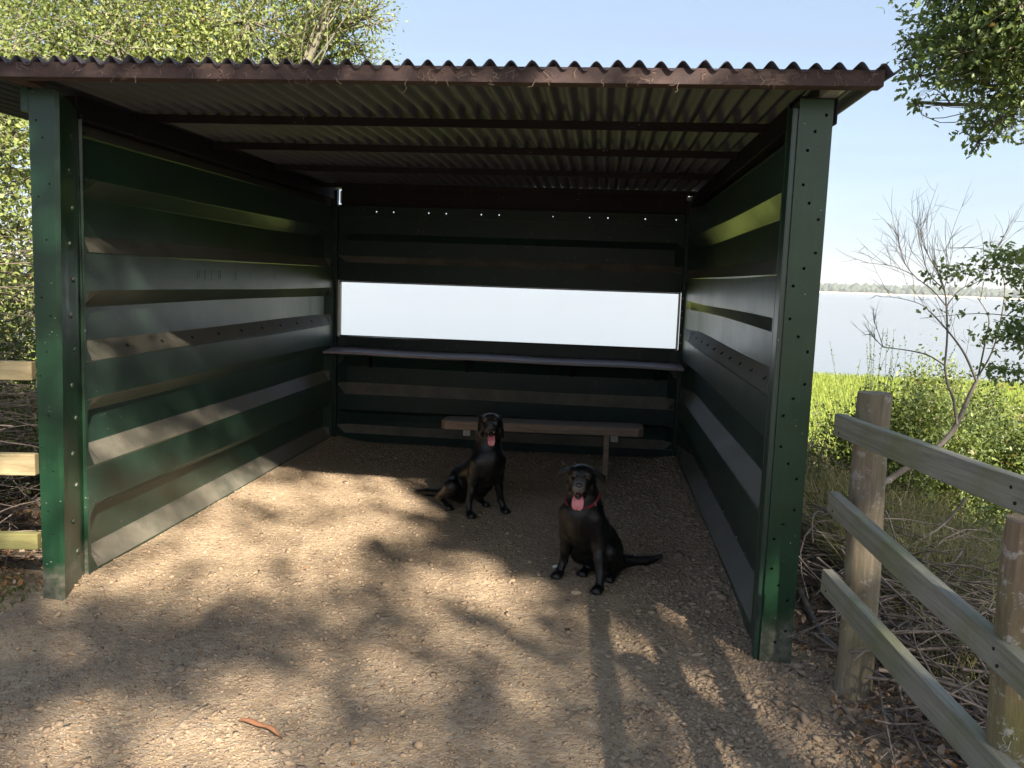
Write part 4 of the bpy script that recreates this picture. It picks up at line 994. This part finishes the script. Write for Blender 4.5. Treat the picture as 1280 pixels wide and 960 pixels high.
mains.append(branch_px(lm, [(1181, 457), (1184, 420), (1183, 383), (1180, 360), (1172, 340)], BD, .009, .005))
mains.append(branch_px(lm, [(1181, 457), (1160, 444), (1135, 438), (1104, 434)], BD, .007, .004))
mains.append(branch_px(lm, [(1221, 478, .1), (1207, 445), (1190, 420), (1168, 395), (1160, 388)], BD, .010, .005))
mains.append(branch_px(lm, [(1222, 474, .1), (1232, 425), (1236, 397), (1222, 372)], BD+.1, .008, .004))
mains.append(branch_px(lm, [(1222, 472, .1), (1240, 440), (1251, 400), (1256, 360), (1250, 330)], BD+.1, .008, .004))
mains.append(branch_px(lm, [(1183, 383), (1165, 362), (1142, 344), (1128, 322), (1122, 290)], BD, .0055, .0022))
mains.append(branch_px(lm, [(1183, 383), (1200, 362), (1225, 350), (1235, 325), (1248, 312)], BD, .005, .002))
mains.append(branch_px(lm, [(1180, 362), (1160, 340), (1152, 310), (1145, 278)], BD, .005, .0018))
mains.append(branch_px(lm, [(1142, 344), (1120, 334), (1098, 330), (1076, 328)], BD, .004, .0013))
mains.append(branch_px(lm, [(1168, 395), (1150, 380), (1120, 372), (1098, 371)], BD, .004, .0014))
mains.append(branch_px(lm, [(1172, 340), (1156, 310), (1150, 285)], BD, .0045, .0016))
mains.append(branch_px(lm, [(1104, 434), (1096, 426), (1088, 418), (1078, 420)], BD, .004, .0014))
mains.append(branch_px(lm, [(1104, 434), (1098, 416), (1092, 402)], BD, .004, .0013))
mains.append(branch_px(lm, [(1180, 362), (1186, 335), (1182, 312), (1186, 310)], BD, .004, .0014))
lm.build('limb', M['twig_pale'], BT, True)
tw = MB(); r_ = np.random.default_rng(5)
for mi, m in enumerate(mains[1:], 1):
    m = [np.array(p) for p in m]; nn_ = len(m)
    cnt = {1: 15, 2: 3, 3: 7, 4: 4, 5: 5, 6: 16, 7: 14, 8: 13, 9: 6, 10: 6, 11: 10, 12: 9, 13: 8, 14: 9}[mi]
    for k in range(cnt):
        i = r_.integers(nn_//4, nn_-1); p = m[i]; t = m[i+1]-m[i]; t /= np.linalg.norm(t)
        d = t+r_.standard_normal(3)*.42+np.array([-.1, 0, .6]); d /= np.linalg.norm(d); L = r_.uniform(.10, .34)*(.45 if mi in (2, 4, 5, 12, 13) else 1)
        q = p+d*L; cv = curve(p, q, r_, .12, 5); tw.tube(cv, list(np.linspace(.0018, .0007, 5)), 3, False)
        for j in range(2):
            a = cv[r_.integers(1, 4)]; d2 = d+r_.standard_normal(3)*.6; d2 /= np.linalg.norm(d2); cv2 = curve(a, a+d2*L*.45, r_, .1, 4); tw.tube(cv2, list(np.linspace(.0013, .0006, 4)), 3, False)
tw.build('twigs', M['twig_pale'], BT, True)
# leafy sprays coming in from the right edge
def spray(name, label, stems, d, leafn, size, mat, seed, base, jit=.045):
    S = empty(name, base, label, 'bush', 'leafy bushes at the right edge')
    mb = MB(); LP = []; r = np.random.default_rng(seed)
    for st, r0, w in stems:
        c = branch_px(mb, st, d, r0, .0016, 5); c = np.array([np.array(p) for p in c])
        n = int(leafn*w); i = r.integers(max(0, int(len(c)*.2)), len(c), n); tuft = c[i]+r.standard_normal((n, 3))*jit*np.array([1, 1, .6])
        LP.append(tuft)
    mb.build('stems', M['bark'], S, True)
    leaves('foliage', np.concatenate(LP), size, mat, S, 'oak', seed=seed, brown=.0)
    return S
gb = lambda x, y: (x, y, ground_h(x, y).item())
spray('hawthorn_bush', 'dark leafy sprays reaching in from the right edge in front of the lake', [
    ([(1330, 480), (1300, 400), (1290, 350), (1262, 325), (1246, 322)], .008, .8), ([(1300, 400), (1272, 396), (1230, 392), (1190, 394), (1150, 398)], .005, .16),
    ([(1262, 335), (1225, 336), (1195, 342), (1172, 344)], .004, .75), ([(1300, 420), (1282, 410), (1262, 412), (1240, 425)], .005, 1.0), ([(1310, 360), (1290, 350), (1275, 345)], .005, .8),
    ([(1320, 440), (1290, 425), (1270, 415)], .006, 1.0), ([(1300, 470), (1268, 462), (1240, 466)], .004, .7), ([(1310, 440), (1300, 400), (1285, 380)], .005, 1.2), ([(1300, 330), (1275, 318), (1250, 318)], .005, .6)],
    5.2, 260, .036, M['leaf_oak'], 61, gb(5.4, 1.6), .055)
# ------------------------------------------------------------------ undergrowth on the right
def bush(name, label, c, rad, n, size, mat, seed, cat='bush', group='leafy bushes at the right edge', shape='leaf'):
    r = np.random.default_rng(seed); z0 = ground_h(c[0], c[1]).item(); B = empty(name, (c[0], c[1], z0), label, cat, group)
    mb = MB(); LP = []; ns = 34
    for k in range(ns):
        a = r.uniform(0, 6.283); rr = math.sqrt(r.random()); e = np.array([c[0]+rad[0]*rr*math.cos(a), c[1]+rad[1]*rr*math.sin(a), z0+rad[2]*r.uniform(.55, 1.05)*math.sqrt(max(.1, 1-rr*rr*.8))])
        s = np.array([c[0]+.35*(e[0]-c[0])*r.random(), c[1]+.35*(e[1]-c[1])*r.random(), z0-.03]); cv = curve(s, e, r, .16, 7, .12)
        mb.tube(cv, list(np.linspace(.006, .0018, 7)), 4, False); m_ = n//ns; t = r.uniform(.25, 1, m_)*6; i0 = np.clip(t.astype(int), 0, 5); f = (t-i0)[:, None]
        LP.append(cv[i0]*(1-f)+cv[i0+1]*f+r.standard_normal((m_, 3))*np.array(rad)*.085)
    mb.build('stems', M['twig'], B, True); leaves('foliage', np.concatenate(LP), size, mat, B, shape, seed=seed, brown=.02); return B
M['leaf_straw'] = leaf_mat('straw_leaf', (0.13, 0.12, 0.05), (0.33, 0.29, 0.14), .25)
bush('bramble_bush', 'dense dark green bush directly behind the tall round fence post', (4.62, 2.7), (.62, .6, 1.16), 20000, .030, M['leaf_bush'], 71)
bush('bramble_bush', 'mid green bush beneath the fork of the bare tree', (5.35, 3.3), (.75, .7, 1.22), 22000, .030, M['leaf_bush'], 72)
bush('bramble_bush', 'straw tinted bush at the right edge behind the bare tree', (6.25, 3.7), (.8, .8, 1.32), 20000, .024, M['leaf_straw'], 73)
bush('oak_sapling', 'low dark leaved sapling spreading behind the top rail at the right edge', (5.25, 1.55), (.72, .5, 1.02), 11000, .034, M['leaf_oak'], 74, shape='oak')
bush('bramble_bush', 'bright yellow green bush on the bank between the darker bushes', (6.0, 5.2), (.9, .8, 1.45), 18000, .034, M['leaf_bright'], 75)
bush('bramble_bush', 'low grey green bush farthest right on the lake bank', (7.5, 5.4), (1.0, .9, 1.45), 18000, .032, M['leaf_bush'], 76)
bush('bramble_bush', 'thin pale bush right beside the right front post, nearest the shelter', (4.05, 3.4), (.40, .5, .75), 3800, .020, M['leaf_broom'], 77)
bush('bramble_bush', 'dark leafless looking bramble thicket low behind the pale left fence', (-1.9, 1.9), (.9, .9, 1.25), 9000, .032, M['leaf_dark'], 78, group='brambles behind the left fence')
bush('bramble_bush', 'sparse twiggy bramble right behind the left front post', (-.95, 1.25), (.45, .6, .75), 2600, .028, M['leaf_dark'], 79, group='brambles behind the left fence')
# broom: upright whippy stems standing against the water
for bi, (bx_, by_, lab, hgt, nst) in enumerate(((4.55, 3.0, 'upright feathery broom rising beside the top of the tall fence post', 1.42, 34), (5.05, 3.25, 'upright broom stems standing against the water left of the bare tree', 1.30, 30), (5.55, 3.5, 'feathery broom just right of the bare tree fork', 1.4, 26))):
    B = empty('broom_bush', gb(bx_, by_), lab, 'bush', 'broom on the lake bank'); mb = MB(); LP = []; LD = []; r = np.random.default_rng(80+bi); z0 = B.location.z
    for k in range(nst):
        s = np.array([bx_+r.normal()*.10, by_+r.normal()*.15, z0-.03]); e = s+np.array([r.normal()*.16, r.normal()*.14, hgt*r.uniform(.6, 1.03)])
        cv = curve(s, e, r, .05, 7); mb.tube(cv, list(np.linspace(.004, .0011, 7)), 4, False); m_ = 70; t = r.uniform(.3, 1, m_)*6; i0 = np.clip(t.astype(int), 0, 5); f = (t-i0)[:, None]
        LP.append(cv[i0]*(1-f)+cv[i0+1]*f+r.standard_normal((m_, 3))*.004); dd = r.standard_normal((m_, 3))*.25; dd[:, 2] += 1.4; LD.append(dd)
    mb.build('stems', M['leaf_broom'], B, True); leaves('foliage', np.concatenate(LP), .014, M['leaf_broom'], B, 'leaf', np.concatenate(LD), droop=0, seed=90+bi, brown=0)
# grass: curved blades
def blades(name, xy, hgt, wd, mat, seed, lean=.5, tufts=None):
    r = np.random.default_rng(seed); n = len(xy); z = ground_h(xy[:, 0], xy[:, 1]); h = hgt*r.uniform(.5, 1.25, n); a = r.uniform(0, 6.283, n)
    ld = np.stack([np.cos(a), np.sin(a), 0*a], 1)*(lean*h*r.uniform(.3, 1.3, n))[:, None]; sd = np.stack([-np.sin(a+r.normal(0, .6, n)), np.cos(a), 0*a], 1)*wd
    b = np.stack([xy[:, 0], xy[:, 1], z-.01], 1); m1 = b+ld*.22+np.stack([0*a, 0*a, h*.55], 1); m2 = b+ld*.62+np.stack([0*a, 0*a, h*.88], 1); t = b+ld*1.15+np.stack([0*a, 0*a, h*.92], 1)
    V = np.stack([b-sd, b+sd, m1+sd*.9, m1-sd*.9, m2+sd*.6, m2-sd*.6, t], 1)
    base = (np.arange(n)*7)[:, None]; q = np.concatenate([base+np.array([[0, 1, 2, 3]]), base+np.array([[3, 2, 4, 5]]), base+np.array([[5, 4, 6, 6]])])
    tris = np.concatenate([base+np.array([[0, 1, 2]]), base+np.array([[0, 2, 3]]), base+np.array([[3, 2, 4]]), base+np.array([[3, 4, 5]]), base+np.array([[5, 4, 6]])])
    c = np.repeat(np.stack([np.clip(r.normal(.5, .28, n), 0, 1), (r.random(n) < .05)*.5, 0*a], 1), 7, 0)
    return mesh_np(name, V.reshape(-1, 3), tris, mat, None, False, c)
r_ = np.random.default_rng(101)
def clumpy(cx, cy, sx_, sy_, n, k, sp):
    c = np.stack([r_.normal(cx, sx_, k), r_.normal(cy, sy_, k)], 1); return c[r_.integers(0, k, n)]+r_.standard_normal((n, 2))*sp
xy = np.concatenate([clumpy(4.35, 1.1, .35, .55, 9000, 60, .09), clumpy(4.9, .6, .6, .6, 9000, 60, .10), clumpy(4.2, 2.2, .3, .6, 3500, 30, .1), clumpy(5.6, 1.8, .7, .8, 5000, 40, .12)])
xy = xy[(xy[:, 0] > 3.72)]
tag(blades('tussock_grass', xy, .36, .0022, M['grass_dry'], 5, .8), 'olive and straw coloured rough grass behind the right fence', 'grass', kind='stuff')
n = 110000; yy = 7.5+14.5*r_.random(n)**1.3; xx = yy*.0+r_.uniform(-3, 16, n)
yy2 = yy; keep = (xx > 1.5+ (yy-7)*.2)
tag(blades('marsh_grass', np.stack([xx, yy2], 1)[keep], .16, .006, M['grass_lime'], 6, .5), 'bright yellow green marsh grass running down to the lake', 'grass', kind='stuff')
# a few thin reeds seen through the window
for k, (u, v, lab) in enumerate(((770, 428, 'thin reed tip above the window sill, the taller one, left of its neighbour'), (795, 431, 'shorter thin reed tip nearest the right end of the window'))):
    p = on_y(u, v, 19.0); gz = ground_h(p.x, 19.0).item()
    cv = curve((p.x-.05, 19, gz-.02), (p.x, 19, p.z), r_, .03, 6); o = MB().tube(cv, list(np.linspace(.012, .005, 6)), 5).build('reed', M['twig'], None, True)
    tag(o, lab, 'reed', 'reeds seen through the window')

# ------------------------------------------------------------------ dead wood and litter
def sticks(name, n, cx, cy, sx_, sy_, zmax, L, rad, mat, seed, ang=None, xmin=None, xmax=None, label='', angs=.5, bend=.13):
    r = np.random.default_rng(seed); mb = MB(); k = 0
    while k < n:
        x, y = r.normal(cx, sx_), r.normal(cy, sy_); l = r.uniform(*L); a = r.uniform(0, 3.1416) if ang is None else r.normal(ang, angs); d = np.array([math.cos(a), math.sin(a), r.normal(0, .13)])
        p0 = np.array([x, y, 0])-d*l/2; p1 = np.array([x, y, 0])+d*l/2
        if xmin is not None and min(p0[0], p1[0]) < xmin: k += .02; continue
        if xmax is not None and max(p0[0], p1[0]) > xmax: k += .02; continue
        h = ground_h(x, y).item()+r.random()**1.5*zmax; p0[2] += h; p1[2] += h; p0[2] = max(p0[2], ground_h(p0[0], p0[1]).item()); p1[2] = max(p1[2], ground_h(p1[0], p1[1]).item())
        cv = curve(p0, p1, r, bend, 6, .03); r0 = r.uniform(*rad); mb.tube(cv, list(np.linspace(r0, r0*.45, 6)), 4, False)
        if r.random() < .5:
            q = cv[r.integers(1, 4)]; d2 = d+r.standard_normal(3)*.6; cv2 = curve(q, q+d2/np.linalg.norm(d2)*l*.4, r, .1, 4); mb.tube(cv2, list(np.linspace(r0*.6, r0*.25, 4)), 4, False)
        k += 1
    return tag(mb.build(name, mat, None, True), label, 'brushwood', kind='stuff')
sticks('brushwood_pile', 620, 3.98, .25, .36, .85, .34, (.35, 1.3), (.0025, .008), M['twig'], 200, ang=-.75, angs=.8, xmin=3.36, label='tangle of dead branches heaped behind the right fence')
sticks('brushwood_pile', 420, 4.25, -.75, .42, .55, .30, (.25, .9), (.002, .007), M['twig'], 201, bend=.22, xmin=3.50, label='heap of dead twigs below the middle rail at the right edge')
sticks('dead_twigs', 300, 3.75, -.55, .25, .8, .03, (.12, .5), (.0012, .0035), M['twig'], 202, xmin=3.25, label='thin twigs scattered along the foot of the right fence')
sticks('dead_twigs', 620, -1.15, .9, .45, .7, .75, (.25, 1.0), (.0018, .006), M['twig'], 203, xmax=-.12, label='dead brown twigs tangled behind the left fence')
sticks('dead_twigs', 260, -1.6, 1.9, .6, .8, 1.5, (.4, 1.3), (.0015, .005), M['twig'], 204, ang=1.2, angs=.8, xmax=-.25, label='taller dry stems rising behind the left fence')
def branch(pts, rad, label, mat='twig_pale', name='fallen_branch'):
    mb = MB(); P = [np.array(p, float) for p in pts]; out = []
    for i in range(len(P)-1):
        p0, p1, p2, p3 = P[max(i-1, 0)], P[i], P[i+1], P[min(i+2, len(P)-1)]
        for k in range(5): t = k/5; out.append(.5*((2*p1)+(p2-p0)*t+(2*p0-5*p1+4*p2-p3)*t*t+(3*p1-p0-3*p2+p3)*t**3))
    out.append(P[-1]); n = len(out); rr = np.linspace(rad, rad*.5, n)*(1+.08*np.sin(np.arange(n)*2.1))
    mb.tube(out, list(rr), 8)
    return tag(mb.build(name, M[mat], None, True), label, 'branch', 'fallen branches by the right fence')
def gp(u, v, z): return tuple(on_z(u, v, z))
branch([gp(1000, 738, .05), gp(1014, 768, .05), gp(1030, 795, .06), gp(1050, 812, .07), gp(1075, 822, .05)], .017, 'thick curved grey branch lying on the ground between shelter and fence')
branch([gp(1001, 680, .10), gp(1030, 712, .12), gp(1060, 728, .12), gp(1110, 742, .12)], .011, 'slimmer pale branch lying beyond the thick curved one', 'twig_pale')
branch([gp(996, 800, .02), gp(1030, 812, .03), gp(1060, 818, .03)], .006, 'straight thin stick lying just right of the right front post')
branch([gp(1082, 868, .02), gp(1110, 895, .03), gp(1140, 915, .03), gp(1180, 935, .03), gp(1215, 962, .02)], .009, 'long thin branch running forward from the foot of the tall post')
p = on_y(1195, 760, .4); 
branch([tuple(on_y(1190, 770, .2)), tuple(on_y(1212, 800, 0)), tuple(on_y(1210, 840, -.2)), tuple(on_y(1215, 880, -.5)), tuple(on_y(1240, 900, -.6))], .016, 'pale twisted branch in the twig heap left of the lichen covered post')
branch([tuple(on_y(1208, 622, 1.0)), tuple(on_y(1180, 655, 1.0)), tuple(on_y(1150, 675, .9)), tuple(on_y(1125, 690, .8))], .008, 'bare stem arching up behind the top rail', 'twig_pale')
branch([tuple(at_dist(1112, 600, 5.68)), tuple(on_y(1095, 608, 1.7)), tuple(on_y(1072, 625, 1.4)), tuple(on_y(1045, 640, 1.2))], .022, 'pale log propped low behind the tall fence post', 'twig_pale')
# leaf litter
def litter(name, pts, size, seed, label, brown=.25):
    z = ground_h(pts[:, 0], pts[:, 1])+.006+np.random.default_rng(seed).random(len(pts))*.02
    o = leaves(name, np.stack([pts[:, 0], pts[:, 1], z], 1), size, M['litter'], None, 'leaf', None, 0, brown, seed, 2.2); return tag(o, label, 'leaf litter', kind='stuff')
a = np.stack([r_.uniform(3.32, 4.8, 9000), r_.uniform(-2.0, 2.0, 9000)], 1); a = a[a[:, 0] > 3.42+.12*r_.standard_normal(len(a))-.16*sstep(0, -.8, a[:, 1])]
litter('leaf_litter', a, .036, 301, 'brown fallen leaves under the right fence')
a = np.stack([r_.uniform(-2.6, -.1, 5000), r_.uniform(-.6, 2.4, 5000)], 1); litter('leaf_litter', a, .038, 302, 'dry leaves under the left fence', .5)
a = np.stack([r_.uniform(-.3, 3.4, 700), r_.uniform(-1.8, 3.9, 700)], 1); litter('leaf_litter', a, .016, 303, 'tiny dry leaf scraps scattered over the gravel', .6)
xy = np.stack([r_.normal(-.28, .10, 700), r_.normal(-.12, .12, 700)], 1)
tag(blades('grass_tuft', xy[xy[:, 0] < -.1], .035, .003, M['leaf_bush'], 9, .9), 'low tuft of grass at the foot of the left front post', 'grass', kind='stuff')
# orange bark strip, pale stone, stray straws
b0, b1 = on_z(300, 904), on_z(353, 927)
ctr = (b0+b1)/2; dv = (b1-b0); L = dv.length; ex = dv.normalized(); ey = Vector((-ex.y, ex.x, 0)); V = []; F = []
for i in range(13):
    t = i/12; w_ = .011*math.sin(math.pi*min(1, t*1.05+.04))**.7*(1+.25*math.sin(t*9)); z = .012+.012*math.sin(t*3.1)+.004*math.sin(t*11)
    for k in range(5):
        a_ = (k-2)/2; c = b0+dv*t+ey*(a_*w_+.010*math.sin(t*3)); V.append((c.x, c.y, z+.005*(1-a_*a_)))
P = np.array(V).reshape(13, 5, 3)
o = sheet('bark_strip', P, (0, 0, -.003), M['barkstrip'], None); o['kind'] = 'thing'; tag(o, 'curled orange brown strip of bark lying on the gravel at the lower left', 'bark')
vq, fq = ico(2); r2 = np.random.default_rng(9)
c = on_z(696, 712); vv = vq*(1+.12*r2.standard_normal((len(vq), 1)))*np.array([.024, .013, .010])+np.array([c.x-.004, c.y+.028, .008])
tag(mesh_np('stone', vv, fq, M['quartz']), 'small white stone beside the right forepaw of the nearer dog', 'stone')
c = on_z(720, 742); vv = vq*(1+.08*r2.standard_normal((len(vq), 1)))*np.array([.030, .022, .012])+np.array([c.x, c.y, .006])
tag(mesh_np('stone', vv, fq, M['stone'], None, False, np.tile([.9, 0, 0], (len(vv), 1))), 'flat oval stone between the forepaws of the nearer dog', 'stone')
for k, (u0, v0, u1, v1, lab) in enumerate(((260, 880, 205, 925, 'long dry straw lying on the gravel at the lower left'), (250, 905, 268, 909, 'short pale wood chip beside the bark strip'), (735, 885, 712, 899, 'thin dark twig on the gravel below the nearer dog'), (862, 650, 875, 668, 'pale straw lying on the loose stones near the right wall'))):
    a, b = on_z(u0, v0, .008), on_z(u1, v1, .008); cv = curve(a, b, r2, .08, 6); cv[:, 2] = .008+np.abs(cv[:, 2]-.008)
    tag(MB().tube(cv, list(np.linspace(.0028, .0015, 6)), 5).build('straw', M['twig_pale'] if k != 2 else M['bark'], None, True), lab, 'straw', 'straws and chips on the gravel')
# gravel
def gravel(name, P2, size, seed, label, sub=1, hgt=.55):
    r = np.random.default_rng(seed); n = len(P2)
    if sub == 0:
        b = np.array(box_v(-1, 1, -1, 1, -1, 1)); f = np.array([(0, 2, 1), (0, 3, 2), (4, 5, 6), (4, 6, 7), (0, 1, 5), (0, 5, 4), (1, 2, 6), (1, 6, 5), (2, 3, 7), (2, 7, 6), (3, 0, 4), (3, 4, 7)])
        b = b*.72
    else: b, f = ico(1)
    sz = size*np.exp(r.normal(0, .38, n)); sc3 = np.stack([sz*r.uniform(.75, 1.45, n), sz*r.uniform(.6, 1.0, n), sz*r.uniform(.28, .6, n)*hgt/.55], 1)
    V = b[None]*(1+.28*r.standard_normal((n, len(b), 3)).clip(-1.4, 1.4))*sc3[:, None]
    a = r.uniform(0, 6.283, n); c, s = np.cos(a)[:, None], np.sin(a)[:, None]; tl = r.normal(0, .3, n)[:, None]
    X_, Y_, Z_ = V[..., 0], V[..., 1], V[..., 2]; Z2 = Z_+X_*tl; V = np.stack([X_*c-Y_*s, X_*s+Y_*c, Z2], -1)
    z = ground_h(P2[:, 0], P2[:, 1])+sc3[:, 2]*r.uniform(-.35, .75, n)
    V += np.stack([P2[:, 0], P2[:, 1], z], 1)[:, None]
    F = (f[None]+(np.arange(n)*len(b))[:, None, None]).reshape(-1, 3)
    cc = np.repeat(np.stack([np.clip(r.normal(.38, .2, n), 0, 1), r.random(n)**2, 0*a], 1), len(b), 0)
    return tag(mesh_np(name, V.reshape(-1, 3), F, M['stone'], None, False, cc), label, 'gravel', kind='stuff')
def loose(x, y):        # how many loose stones lie here
    return np.clip(.25+.75*sstep(2.55, 2.95, x+.25*fbm(x, y, 1.5, 77, 3))+.55*sstep(.1, -.9, y)*sstep(2.2, 3.0, x)+.45*sstep(-.55, -.9, y)*sstep(1.4, .6, x)+.35*fbm(x, y, 2.1, 78, 3)+.5*sstep(3.3, 3.7, y), .04, 1)*(1-sstep(3.62, 3.85, x))
n = 150000; P2 = np.stack([r_.uniform(-.7, 3.9, n), -1.9+6.0*r_.random(n)**1.25], 1); P2 = P2[r_.random(n) < .22+.6*loose(P2[:, 0], P2[:, 1])]
P2 = P2[(P2[:, 0] > -.05) | (P2[:, 1] < .25)]
gravel('fine_gravel', P2, .0045, 1, 'fine grit and small pale stones covering the path and shelter floor', 0)
n = 46000; P2 = np.stack([r_.uniform(-.5, 3.9, n), -1.9+6.0*r_.random(n)**1.2], 1); P2 = P2[r_.random(n) < loose(P2[:, 0], P2[:, 1])**1.6*.95]; P2 = P2[(P2[:, 0] > 0) | (P2[:, 1] < .1)]
gravel('loose_stones', P2, .0080, 2, 'loose grey brown stones scattered thickest beside the right wall', 1)

n = 8000; P2 = np.stack([r_.uniform(2.3, 3.75, n), r_.uniform(-1.2, 4.05, n)], 1); P2 = P2[(r_.random(n) < sstep(2.35, 3.0, P2[:, 0]+.2*fbm(P2[:, 0], P2[:, 1], 2.1, 79, 3)))&((P2[:, 1] < -.02)|(P2[:, 0] < 3.12))]
gravel('loose_stones', P2, .0108, 3, 'larger angular grey brown stones heaped along the foot of the right wall', 1)
# ------------------------------------------------------------------ an unseen tree behind the camera, its crown shaped to cast the shade pattern
k_ = -SUN.x/SUN.z, -SUN.y/SUN.z
def lit(x, y):      # chosen sun patches on the ground; leaves that would shade them are left out
    v = np.zeros_like(x)
    def e(cx, cy, rx_, ry_, a=0, w=1.0, soft=.35):
        nonlocal v
        c, s = math.cos(a), math.sin(a); dx, dy = x-cx, y-cy; u_ = (dx*c+dy*s)/rx_; v_ = (-dx*s+dy*c)/ry_
        v = np.maximum(v, w*(1-sstep(1-soft, 1+soft, np.sqrt(u_*u_+v_*v_))))
    e(.95, 2.0, 1.25, 1.0, 0, 1, .2); e(1.55, 1.1, .80, .55, .1, 1, .25); e(2.0, .62, .50, .30, -.2, 1, .3); e(.75, 1.1, .95, .50, .1, 1, .25)
    e(.35, .42, .85, .24, .1, .95); e(-.3, 1.5, .7, .6, .4, .6); e(-.45, .75, .5, .45, .2, .75); e(2.0, .02, .30, .12, .1, 1); e(2.22, .18, .12, .07, .2, .9)
    e(1.20, -.62, .46, .16, .15, 1); e(1.10, -1.0, .6, .20, 0, 1); e(.70, -.72, .35, .14, .3, .8); e(2.59, .12, .08, .11, .2, 1, .2); e(2.67, -.12, .065, .09, .3, 1, .2)
    e(2.89, -.24, .10, .09, 0, 1); e(3.05, -.42, .09, .07, 0, .9); e(2.50, -.35, .05, .07, 0, 1); e(2.29, -.53, .15, .10, 0, 1); e(1.62, -.25, .25, .10, .3, .7)
    e(1.3, .22, .45, .11, .1, .7); e(.1, -.35, .35, .10, .2, .6); e(-.5, -.8, .4, .12, .1, .6); e(2.45, -1.0, .10, .08, 0, .8); e(2.9, -.9, .10, .08, .4, .8); e(2.0, -.85, .12, .06, 0, .8); e(4.6, 2.4, 1.3, 1.4, 0, .7)
    # nothing gets through over the ground behind the two dogs
    edge = np.interp(y, [.33, .36, .75, .95, 1.5, 2.0, 2.25, 2.55, 3.0], [3.2, 2.05, 2.14, 2.00, 1.40, 1.28, 1.18, .95, .85]); v = v*(1-sstep(0, .2, x-edge))
    streak = fbm(x, y*1.8+.3*x, 5.5, 91, 3); fine = fbm(x+.4*y, y*1.3, 13, 95, 3)
    return np.clip(v*(1-.72*sstep(.02, .42, streak))*(1-.35*sstep(.1, .4, fine)), 0, 1)
r_ = np.random.default_rng(400)
n = 50000
gx_ = r_.uniform(-4.2, 5.4, n); gy_ = r_.uniform(-4.2, 5.4, n)
gx_[:5000] = r_.uniform(1.2, 2.9, 5000); gy_[:5000] = r_.uniform(.7, 3.0, 5000)      # extra leaves added to shade the ground by the dogs
gx_[5000:6200] = r_.uniform(-1.2, 1.0, 1200); gy_[5000:6200] = r_.uniform(-1.0, -.1, 1200)  # more leaves added to shade the front left of the path
el = ((gx_-.7)/4.7)**2+((gy_-.6)/4.6)**2
ok = (el < 1) & (r_.random(n) > sstep(.6, 1, el)*.9)
op = lit(gx_, gy_); ok &= r_.random(n) > op**.8
gx_, gy_ = gx_[ok], gy_[ok]; tt = r_.normal(9.2, .75, len(gx_)).clip(7.6, 11)
P = np.stack([gx_+SUN.x/SUN.z*.757*tt/.97*.97, gy_+SUN.y/SUN.z*.757*tt, .757*tt*1.0], 1)
ST = empty('oak_tree', (8.6, -12.0, -.2), 'large oak out of view behind the viewer, crown gaps shaped to dapple the path', 'tree', 'trees around the shelter')
mb = MB(); mb.tube([(8.6, -12.0, -.3), (8.4, -11.6, 2), (8.0, -10.9, 4.2)], [.42, .33, .26], 14); mb.build('trunk', M['bark'], ST, True)
lb = MB(); fk = np.array([8.0, -10.9, 4.2])
for k in range(6):
    e = P[r_.integers(0, len(P))]; cv = curve(fk, e, r_, .10, 8, .1); lb.tube(cv, list(np.linspace(.035, .006, 8)), 6)
lb.build('limb', M['bark'], ST, True)
leaves('crown', P, .125, M['leaf_oak'], ST, 'leaf', seed=7, flat=.3)
print('built in %.1f s' % (time.time()-T0))
